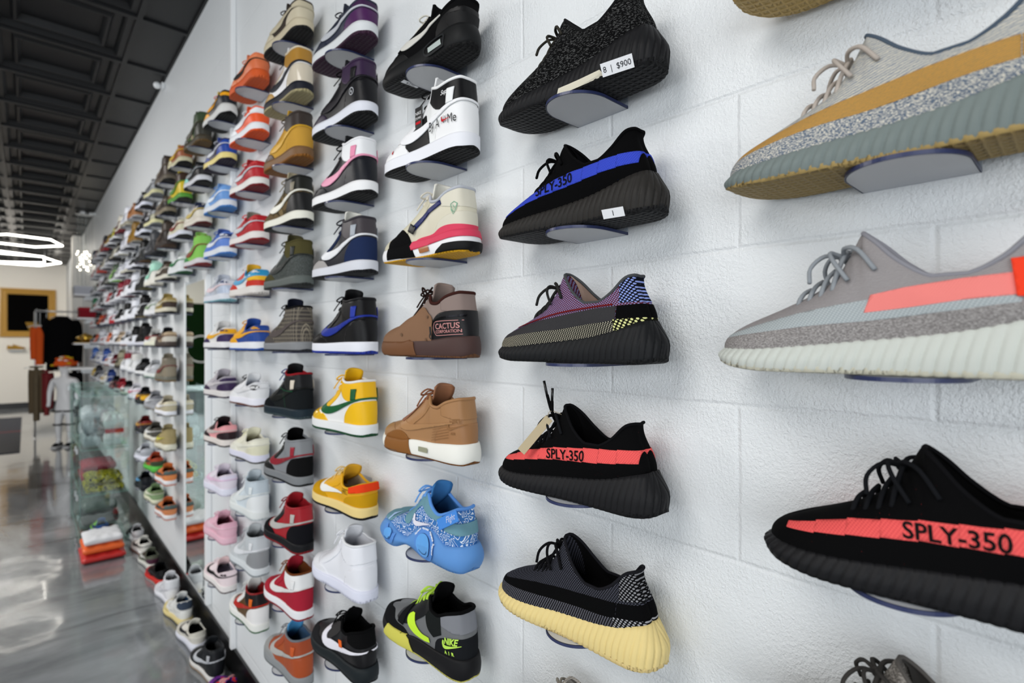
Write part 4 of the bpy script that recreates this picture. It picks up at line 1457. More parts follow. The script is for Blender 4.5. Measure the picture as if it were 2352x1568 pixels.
# tan leather trainer
root, L, part = place(2, 6, 'mid', dict(up='a67c55', toe='a17850', heel='a0744e', ankle='a37952', eye='a57a52', sw='ab8057', mid='efeee6:rubber', out='7c4f28:rubber', lace='8a5a40', tng='94664a', lin='93683f:leather', trim='a57a52'),
                      'tan leather trainer with white midsole and caramel outsole')
part('caramel_forefoot', L.panel('cf', [[(.158, .004), (.172, .050), (.245, .048), (.250, .006)]], .0024, 'sole', sides=1), mat('89592c', 'rubber'))
part('caramel_forefoot', L.panel('cf2', [curve2([(.168, .0), (.172, .036), (.190, .048), (.215, .046), (.248, .034)], 3) + [(.25, 0)]], .0022, sides=1), mat('89592c', 'rubber'))
part('air_window', L.decal('aw2', poly_bm([(.100, .014), (.130, .014), (.130, .023), (.100, .023)], 2), .0030, 'sole'), mat('9a9a82', 'plastic'))
for i in range(6):
    part('stitch_line', L.decal('sl', strip_bm([(.094 - .002 * i, .040 + .0055 * i), (.040 - .001 * i, .052 + .0055 * i)], .0011), .0026), mat('8f6743', 'leather'))
part('strap', L.panel('stp', [[(.165, .085), (.185, .066), (.205, .068), (.196, .090), (.150, .122), (.140, .112)]], .0050), mat('93614a', 'leather'))
part('heel_lettering', L.decal('hl1', text_bm('NIKE', .010, .036, .078, rot=.1, bold=.0001), .0026), mat('8f6743', 'matte'))
part('heel_lettering', L.decal('hl2', poly_bm(swoosh_poly(.042, .066, .010, .076, .012), 1), .0026), mat('8f6743', 'matte'))
part('heel_lettering', L.decal('hl3', text_bm('AIR', .007, .034, .058, bold=.0001), .0026), mat('8f6743', 'matte'))

# sky blue bubble-sole trainer
root, L, part = place(2, 7, 'bubble', dict(up=pat('paisley', '3f74b4', 'dfe8f3', 1.15, '3a6cae'), mid='5f93d2:rubber', out='5588c8:rubber', lace='6aa0e0', tng='3d76b0:cloth', lin='2f5f94:cloth', trim='5e94dc:cloth'),
                      'sky blue paisley trainer with two round bubbles in the sole')
part('suede_swirl', L.panel('ssw', [curve2([(.062, .16), (.060, .092), (.085, .088), (.112, .094), (.130, .104), (.150, .088), (.163, .064), (.176, .060), (.184, .074), (.178, .095)], 5) + [(.16, .15)],
                                    curve2([(.206, .12), (.212, .078), (.224, .056), (.236, .052), (.262, .055)], 4) + [(.32, .10)]], .0022), mat('6d97a4', 'suede'))
part('heel_suede', L.panel('hsu', [[(-.03, .074), (.02, .070), (.05, .074), (.055, .092), (-.03, .092)]], .0022), mat('6d97a4', 'suede'))
for nm, cx, cz, a, b2_, cl in (('bubble_ring', .105, .034, .027, .026, '5b8fd6'), ('bubble_ring', .222, .030, .0165, .0155, '5b8fd6')):
    part(nm, L.decal(nm, strip_bm([(cx + a * math.cos(t * .3), cz + b2_ * math.sin(t * .3)) for t in range(21)], .0085, True), .0030, 'sole'), mat(cl, 'rubber'))
    part('bubble_lens', L.decal('bl', poly_bm([(cx + (a - .005) * math.cos(t * .2244), cz + (b2_ - .005) * math.sin(t * .2244)) for t in range(28)], 1), .0055, 'sole'), mat('66a8ea', 'patent'))
    part('bubble_specks', L.decal('bs', strip_bm([(cx + .6 * a * math.cos(3.6 + t * .12), cz + .6 * b2_ * math.sin(3.6 + t * .12)) for t in range(18)], .0014), .0062, 'sole'), mat('24436e', 'matte'))
for i in range(4):
    ang = 2.75 - i * .80
    part('sole_lettering', L.decal('su', text_bm('Supreme', .0062, .105 - .0315 * math.cos(ang), .034 + .030 * math.sin(ang), rot=ang - PI / 2 - .38, bold=.0002, xs=.92), .0042, 'sole'), mat('e8eef6', 'matte'))
part('tick', L.decal('tk', poly_bm(swoosh_poly(.152, .062, .098, .074, .020, 1.2), 1), .0034), mat('e6e4ee', 'leather'))
part('toe_tick', L.decal('tk2', poly_bm([(.236, .062), (.240, .046), (.228, .060), (.222, .066)], 1), .0040), mat('a9c8ee', 'leather'))
bm = bmesh.new()
box(bm, -.038, .038, -.0015, .0015, -.0105, .0105, .001)
o = part('heel_strap', bm_mesh(bm, 'heel_strap', False), mat('4f8fe0', 'cloth'))
o.location = (.034 - .148, .037, .099)
o.rotation_euler = (0, .48, -.06)
b2 = text_bm('Flight', .0160, .004, -.004, shear=.4, sub=False, bold=-.0001)
for v in b2.verts:
    v.co.y = .0022
link_mesh('strap_lettering', bm_mesh(b2, 'sl', False), mat('e8eef6', 'matte'), o)

# charcoal and volt trainer at the bottom edge
root, L, part = place(2, 8, 'mid', dict(up='6e7072', toe='17181a:suede', heel='1d1f22:suede', ankle='808288:cloth', eye='1a1b1d', mid='161618:rubber', out='d3cb63:rubber', lace='b9e04f', tng='0e0e0f:cloth', lin='070708:cloth', trim='0c0c0d:cloth'),
                      'charcoal and grey trainer with lime tick and lime heel lettering')
part('side_panel', L.panel('sp8', [curve2([(.060, .074), (.066, .110), (.100, .118), (.118, .100), (.108, .072), (.085, .060)], 4)], .0014), mat('1d2020', 'suede'))
part('lime_tick', L.decal('lt', poly_bm(curve2([(.158, .082), (.170, .072), (.168, .056), (.150, .043), (.120, .040), (.098, .044)], 4) + curve2([(.100, .053), (.124, .052), (.140, .059), (.148, .070), (.150, .083)], 4), 2), .0030), mat('c8f03c', 'leather'))
part('heel_lettering', L.decal('h8a', text_bm('NIKE', .0170, .050, .063, rot=.12, shear=.35, xs=.8, bold=.0006), .0026), mat('bfe85c', 'matte'))
part('heel_lettering', L.decal('h8b', poly_bm(swoosh_poly(.056, .053, .014, .066, .014, 1.2), 1), .0026), mat('bfe85c', 'matte'))
part('heel_lettering', L.decal('h8c', text_bm('A  I  R', .0090, .050, .043, rot=.12, bold=.0004), .0026), mat('bfe85c', 'matte'))
part('lime_forefoot', L.panel('lf8', [[(.152, .004), (.165, .026), (.182, .034), (.190, .028), (.215, .040), (.240, .030), (.258, .006)]], .0026, 'sole', sides=1), mat('cfc95a', 'rubber'))
part('strap', L.panel('st8', [[(.182, .050), (.200, .052), (.182, .100), (.160, .125), (.150, .115), (.172, .085)]], .0048), mat('17181a', 'cloth'))

# ------------------------------------------------------------------ the remaining sneakers, column by column, brackets from the top (row 0) down
def nike_heel(L, part, s, color, x, z, size, back=None, rot=.05, off=.0034):
    if back:
        part('heel_badge', L.decal('hb', poly_bm([(x - size * 1.25 + size * 1.7 * math.cos(a * .6), z + size * .35 + size * .75 * math.sin(a * .6)) for a in range(10)], 1), off), M(back, 'matte'))
    key = 'nk%s%.3f%.3f%.3f' % (s, x, z, size)
    if key not in L.cache:
        L.cache[key] = L.decal(key, text_bm(s, size, x, z, rot=rot, bold=.0005, xs=.95), off + .0012)
    part('heel_lettering', L.cache[key], M(color, 'matte'))

N_ = None
def H(up, toe, ankle, heel, eye, sw, tab, mid, out, lin='151516:cloth', lace='1a1a1b', tng=None, trim=None):
    return dict(up=up, toe=toe, ankle=ankle, heel=heel, eye=eye, sw=sw, tab=tab, mid=mid, out=out, lin=lin, lace=lace, tng=tng, trim=trim)

# fourth column
place(3, 1, 'low', H('2a2f3f', '262b3a', '3c2144', '4a2352', '262b3a', 'b9bcc2', N_, 'd5d8da', '3a1f35', lace='22242c'), 'navy low top with plum heel and grey-white sole at top edge')
root, L, part = place(3, 2, 'high', H('17171a', '2c2236', '35243f', '17171a', '1a181d', '1c1a20', '1a1a1c', 'dfe1ea', '0e0e10', lace='141415'), 'black and plum high top with white bolt badge and white midsole')
part('bolt_badge', L.decal('bb', strip_bm([(.040 + .0085 * math.cos(a * .5), .060 + .0085 * math.sin(a * .5)) for a in range(13)], .0014, True), .003), mat('cfd2d8', 'matte'))
part('bolt_badge', L.decal('bb2', poly_bm([(.044, .066), (.036, .058), (.040, .0595), (.037, .053), (.044, .0615), (.040, .060)], 0), .003), mat('cfd2d8', 'matte'))
place(3, 3, 'high', H('1a1c22', '191b20', 'e9eaec', '1a1c22', '17181d', 'e79ab6', 'e892b0', 'f0f0f1', '0f0f10', lin='e3e3e5:cloth', lace='17181b', tng='17181b', trim='ececee'), 'navy and white high top with pink strap tick')
place(3, 4, 'high', H('26262c', 'a9a5a3:suede', '454044', '232f50:suede', '26304c:suede', 'e4e5e8', 'a8aeb6', 'd6d8e0', '15161a', lin='e6e5dc:cloth', lace='2c2c33', tng='e6e5dc:cloth', trim='333036'), 'navy suede and grey high top with large white tick')
place(3, 5, 'high', H('101012', '0f0f11', '131315', '121214', '0f0f10', '1f3190', '25389c', 'e7e9f1', '25389c', lin='0c0c0e:cloth', lace='101012'), 'black leather high top with royal blue tick and blue outsole')
place(3, 6, 'high', H('ebebea', 'f0bc1c:patent', 'efb81c', 'f0bc1c', 'efb81c', '1d5c35', '1d5c35', 'e7e8e8', '1d4f31', lin='f0c22a:cloth', lace='f0bc1c', tng='efb91d', trim='e9e8e6'), 'yellow and white high top with green tick and outsole')
root, L, part = place(3, 7, 'low', H('e2a81e', 'c99619:suede', N_, 'c99619:suede', 'e2a81e', N_, N_, 'e9cf8a', '19191a', lin='b8a58a:cloth', lace='e0c68c', tng='d8a22a'), 'mustard low runner with red heel tab and cream midsole')
part('red_heel_tab', L.panel('rht', [[(.002, .070), (.046, .062), (.050, .082), (-.01, .098)]], .0050), mat('e8431f', 'cloth'))
part('white_tick', L.panel('wtk', [swoosh_poly(.202, .042, .085, .054, .030, 1.4)], .0028), mat('f0efe8', 'leather'))
part('side_lettering', L.decal('nks', text_bm('NIKE', .0095, .083, .0590, rot=.0, bold=.0001), .0030), mat('4a3a16', 'matte'))
part('lettering_box', L.decal('nkb', strip_bm([(.086, .0575), (.054, .0575), (.054, .0675), (.086, .0675)], .0009, True), .0030), mat('4a3a16', 'matte'))
place(3, 8, 'high', H('e7e8ee', 'e9eaef', 'e9eaf0', 'e8e9ef', 'e7e8ee', N_, N_, 'dfe1f0', 'd8daea', lin='d9dae0:cloth', lace='e6e7ec', tng='e4e5ea', trim='e6e7ea'), 'plain white high top with white sole')
root, L, part = place(3, 9, 'mid', dict(up='1b1b1d', toe='242426:cloth', heel='131315', ankle='0e0e0f:cloth', eye='3a3838:cloth', mid='1d2326:rubber', out='121314:rubber', lin='080809:cloth', lace='0b0b0c', tng='0b0b0c:cloth', trim='0b0b0c:cloth'),
                      'black mesh trainer with huge white tick and orange tag')
part('white_tick', L.panel('wt', [swoosh_poly(.190, .040, .010, .076, .040, 1.5)], .0040), mat('eceaf2', 'leather'))
part('orange_tag', L.panel('otg', [[(.080, .072), (.094, .070), (.097, .086), (.083, .088)]], .0070), mat('ee6a2c', 'cloth'))

# fifth column
place(4, 0, 'low', H('3f3833:cloth', 'c2b8a0', 'bfb59c', 'c2b8a0', 'b9ad93', 'bfb59c', N_, 'c4b99f', '121213', lace='2a2522'), 'beige and brown low top on black outsole at top edge')
place(4, 1, 'high', H('e7e6e8', 'b28a44', 'a87c34', 'd3c8b4:patent', 'ccc0a8:patent', '23252d', N_, '1c1e28', 'aba079', lin='d8d0bc:cloth', lace='22242c', trim='d3c8b0'), 'beige patent high top with navy tick and navy midsole')
place(4, 2, 'high', H('c79a45:suede', '4a3628', '3b332f', 'c4963f:suede', 'c1923c:suede', 'd2a12a', N_, '7a5a3c', '8d5a22', lin='3a322e:cloth', lace='4a3a2a', tng='d0a02c', trim='3b332f'), 'wheat suede high top with brown collar and gum sole')
place(4, 3, 'high', H(pat('camo', '6b5a40', '4b4230', 1, '7d6b4c'), '6b5a42:suede', '22231f', '1c1c1d', '5a5038', 'e6e4d8', '8b8474', 'e9e7da', '161617', lin='e4e0d2:cloth', lace='8c7f62', tng='b8ad90', trim='1e1e1c'), 'olive camouflage and black high top with cream tick')
place(4, 4, 'high', H(pat('marl', '3f4340', '5a5e5c', 1.5), '4e4a30:suede', '504b2e:suede', pat('marl', '3f4340', '5f6362', 1.5), '505250', '2c2f2d', '2c2f2d', '5e6461', '2b2d2c', lin='1c1b19:cloth', lace='2c2f2d', tng='4a4630:suede'), 'olive and grey tweed high top with grey sole')
place(4, 5, 'high', H(pat('plaid', '45413f', '8f8676', 2.2), '55504d:suede', pat('plaid', '45413f', '8f8676', 2.2), pat('plaid', '45413f', '8f8676', 2.2), pat('plaid', '45413f', '8f8676', 2.2), '5a5250:suede', N_, '85878a', '2a2c34', lin='0c0c0d:cloth', lace='1c1c1d', tng='1a1d2a:cloth', trim='131313:cloth'), 'grey plaid wool high top with grey midsole')
root, L, part = place(4, 6, 'high', H('1d2021:suede', '15171a:suede', '17181a', '1b1e20:suede', '171a1c', '101312', 'd9cfbe', '1c2a33', '3c4a4e', lin='8e1f26:cloth', lace='1f3a7a', tng='17181a', trim='8e1f26:cloth'), 'black suede high top with red lining, green stitching and cream tab')
part('green_stitching', L.decal('gs', strip_bm(curve2([(.150, .095), (.128, .088), (.100, .086), (.07, .084), (.03, .084)], 5), .0012), .0042), mat('1f6a44', 'matte'))
part('green_stitching', L.decal('gs2', strip_bm([(.085, .034), (.088, .060), (.095, .082)], .0012), .0042), mat('1f6a44', 'matte'))
place(4, 7, 'high', H('85888c', '121213', '85888c', '131314:suede', '1a1a1b', '8e2430', '962734', '7c7f82', '161617', lin='060607:cloth', lace='1a1a1b', tng='0b0b0c:cloth', trim='85888c'), 'black and grey high top with dark red tick')
place(4, 8, 'high', H('a8212a', '171719:suede', 'a3222b', '16161a:suede', '1a1a1d', 'b9b7b2', 'b6b4ae', '151518', '8d1f26', lin='9a1f28:cloth', lace='8e1f26', tng='a3222b', trim='a3222b'), 'red and black high top with silver tick and black midsole')
place(4, 9, 'high', H('a92a38:suede', 'ab2c3a:suede', 'ececec', 'a8293a:suede', 'a92a38:suede', 'e6e4e2', 'e9e9e9', 'e9e9ec', '9a2630', lin='6d3d20:cloth', lace='8a5a3a', tng='a92a38:suede', trim='6d3d20:cloth'), 'red suede high top with white collar and tan lining')
place(4, 10, 'high', H('a8502a', '9a9b9a', 'a0492a', 'a84e2a', 'a2482a', 'b4b2ae', 'c65a2c', '8d9092', '7d8082', lin='4a6a8c:cloth', lace='8d9092', tng='4f9bd0:cloth', trim='6d7278'), 'rust orange and grey high top with blue tongue')

# sixth column
place(5, 0, 'low', H('de7a4e', 'e08055', 'e0835a', 'd9734a', 'de7a4e', '1b1512', N_, 'd55a28', 'd95f2e', lin='c8673f:cloth', lace='e0835a'), 'orange low top with black side band and orange outsole')
place(5, 1, 'low', H('ee5a2e', 'e9ecf0', 'eceef2', 'ee5a2e', 'e9ecf0', 'eceef2', N_, 'eceef2', 'ef5a24', lin='eceef2:cloth', lace='eceef2'), 'orange and white low top with orange outsole')
root, L, part = place(5, 2, 'low', H('b4232c', 'c0c2c8', 'b4232c', 'b4232c', 'b4232c', 'c0c2c8', N_, 'e9e6e2', '7e1c22', lin='8f9096:cloth', lace='f0362c', tng='b4232c'), 'red and grey low top, hot red laces, upper of the two')
nike_heel(L, part, 'NIKE', 'd34a4c', .026, .074, .011)
root, L, part = place(5, 3, 'low', H('b4232c', 'c0c2c8', 'b4232c', 'b4232c', 'b4232c', 'c0c2c8', N_, 'e6dfdc', '8e1f26', lin='8b8578:cloth', lace='f0362c', tng='8b8578:cloth'), 'red and grey low top, hot red laces, lower of the two')
nike_heel(L, part, 'NIKE', 'd34a4c', .026, .074, .011)
root, L, part = place(5, 4, 'low', H('e9e9e9', 'cc3b2e', '2f95c4', 'c93628', 'd2402f', '5aa6cf', N_, 'e2ddd8', 'c9c2bc', lin='2f95c4:cloth', lace='e9e9e9', tng='e8b02c', trim='2f95c4'), 'red, yellow and sky blue low top with white midsole')
part('yellow_band', L.panel('yb', [[(-.03, .052), (.05, .050), (.07, .058), (.04, .066), (-.03, .068)]], .0020), mat('f0b92c', 'leather'))
nike_heel(L, part, 'NIKE', 'e9e9e9', .026, .076, .011)
root, L, part = place(5, 5, 'low', H('2a4a96', 'eaaa22', '2a4a96', '2a4a96', 'eaaa22', 'efab20', N_, 'e9ebf0', '2a5ab0', lin='24407e:cloth', lace='e8a81f', tng='2a4a96'), 'blue and gold low top with gold lettering on the heel')
nike_heel(L, part, 'NIKE', 'efab20', .028, .074, .013)
root, L, part = place(5, 6, 'low', H('e8e8ea', 'ededee', N_, 'e6e6e8', 'e9e9eb', 'e2e2e4', N_, 'e9e9f2', '6e3a24', lin='a8b2c4:cloth', lace='101010', tng='ededed'), 'white low top with black laces and black heel badge')
nike_heel(L, part, 'NIKE', 'f0f0f0', .030, .066, .012, '0e0e10')
place(5, 7, 'low', H('e6e3d2', 'eae8dc', 'e9e6d4', 'dedbc0', 'e7e4d0', 'e9e7d8', N_, 'dcdcec', '55544e', lin='c8c4b0:cloth', lace='e9e7c8', tng='e9e6cc'), 'cream low top with pale lilac midsole')
place(5, 8, 'high', H('d3dde4', 'e3e7e6', 'c3ced6', 'e6e9ea', 'e5e9ea', 'dfe4e4', 'dfe6e8', 'dfe3e2', 'c9d2d4', lin='9fb0ba:cloth', lace='e6e9ea', tng='d3dde4'), 'pale blue and off-white high top with grey lining')
place(5, 9, 'high', H('c4c8cb', 'c9cdd0', 'c3c8cc', '8f9194', 'c4c8cb', 'e2e4e8', 'dfe1e4', 'd5dadd', '98a0a4', lin='55585c:cloth', lace='c4c8cb', tng='d2d6d8'), 'light grey high top with mid grey heel and white tick')
place(5, 10, 'high', H('5b4222', 'e9e8e6', '1b1718', 'eceae9', 'e9e8e6', 'b8281e', 'e06a20', 'e9e9e4', '2f6a3a', lin='8e1d20:cloth', lace='d8d8d4', tng='e4e4e0', trim='8e1d20'), 'white high top, black collar, red tick and orange tab')

# seventh column
root, L, part = place(6, 0, 'runner', H('1e2129', 'f0a81c', N_, '1e2129', '20232b', 'efa51b', N_, 'dcdcda', '0d0e10', lin='c9a028:cloth', lace='e4483a', tng='d8b82a'), 'navy and amber runner with red laces on the top bracket')
part('heel_amber', L.panel('ha', [[(-.03, .076), (.03, .074), (.04, .086), (-.03, .092)]], .0018), mat('f0a81c', 'leather'))
root, L, part = place(6, 1, 'low', H('2c2442', '2b3f8c', '2548a0', '2548a0', '2a2644', 'c9ccd4', N_, 'ecd98c', '241a2e', lin='2548a0:cloth', lace='d4d6dc', tng='2548a0'), 'cobalt blue low top with pale yellow midsole')
place(6, 2, 'low', H('6fa0dc', 'c9dcf0', '6fa0dc', '6a9ad8', '6fa0dc', 'dfe9f5', N_, 'dfe3ea', '4f8ad0', lin='8fb4e4:cloth', lace='6fa0dc'), 'light blue and white low top with blue outsole')
root, L, part = place(6, 3, 'low', H('5a80d0', '5a80d0', '2b3a6c', '6488d4', '3a56a0', 'e0e4ee', N_, 'dfe3ea', '4a84d0', lin='2b3a6c:cloth', lace='4f72c4', tng='3a56a0'), 'cornflower blue low top with navy collar and white tick')
nike_heel(L, part, 'NIKE', 'e4e8f0', .030, .072, .012)
root, L, part = place(6, 4, 'low', H('c6ccd8:patent', 'ccd2dc:patent', 'd6dae2:patent', 'bcc8dc:patent', 'd2d6e0:patent', 'e9d2d6', N_, 'dde0e8', '7fb4c0', lin='2f3a5a:cloth', lace='d4d8e0', tng='c6ccd8'), 'clear silver-blue low top with pale pink tick')
nike_heel(L, part, 'NIKE', '2b3a6c', .030, .072, .012)
root, L, part = place(6, 5, 'low', H('e9e8e6', '3e2f5c', 'efae1e', '3c2d5a', 'e9e8e6', 'f0b01f', N_, 'e9e8ea', '2a2638', lin='17171a:cloth', lace='e9e8e6', tng='e4e2e0'), 'purple and white low top with gold tick and heel')
nike_heel(L, part, 'NIKE', '3c2d5a', .030, .072, .012)
place(6, 6, 'low', H('b4aeb6', '3f2f4a', '35254a', '37264a', 'b9b4ba', 'cfc9cc', N_, 'dedad8', '3a2c42', lin='77747c:cloth', lace='cfc9cc', tng='b4aeb6'), 'dark purple and grey low top with off-white midsole')
place(6, 7, 'low', H('e9a2a4', '2a1a20', 'e8a0a4', '2a1a1e', '3a2a2e', 'c9bdb8', N_, 'e2dad4', '2c2022', lin='171112:cloth', lace='1f1618', tng='241a1c'), 'black and salmon pink low top with taupe tick')
place(6, 8, 'low', H('e6dbe6', 'e4dbe8', 'ddd6e8', 'e4dbe6', 'e6dfe8', 'e6c4dc', N_, 'e2e2f0', 'dcd8e8', lin='b8b0c4:cloth', lace='e2d8e4'), 'pale lilac low top with faint pink tick')
place(6, 9, 'low', H('e6b4c4', 'e8bccb', 'e4b0c2', 'e6b6c6', 'e8b8c8', 'e9c6d2', N_, 'e8bccb', 'e2b0c0', lin='a86078:cloth', lace='e6b4c4'), 'all pink low top with pink sole')
root, L, part = place(6, 10, 'low', H('f0dfe2', 'f0dde0', 'efdde2', 'f0dfe2', 'efdfe2', '151214', N_, 'e9e4e2', '5a4a4c', lin='a8a4b4:cloth', lace='f0dfe2', tng='e8c8c8'), 'blush pink low top with black outlined tick')
nike_heel(L, part, 'NIKE', '2a2226', .028, .072, .010)

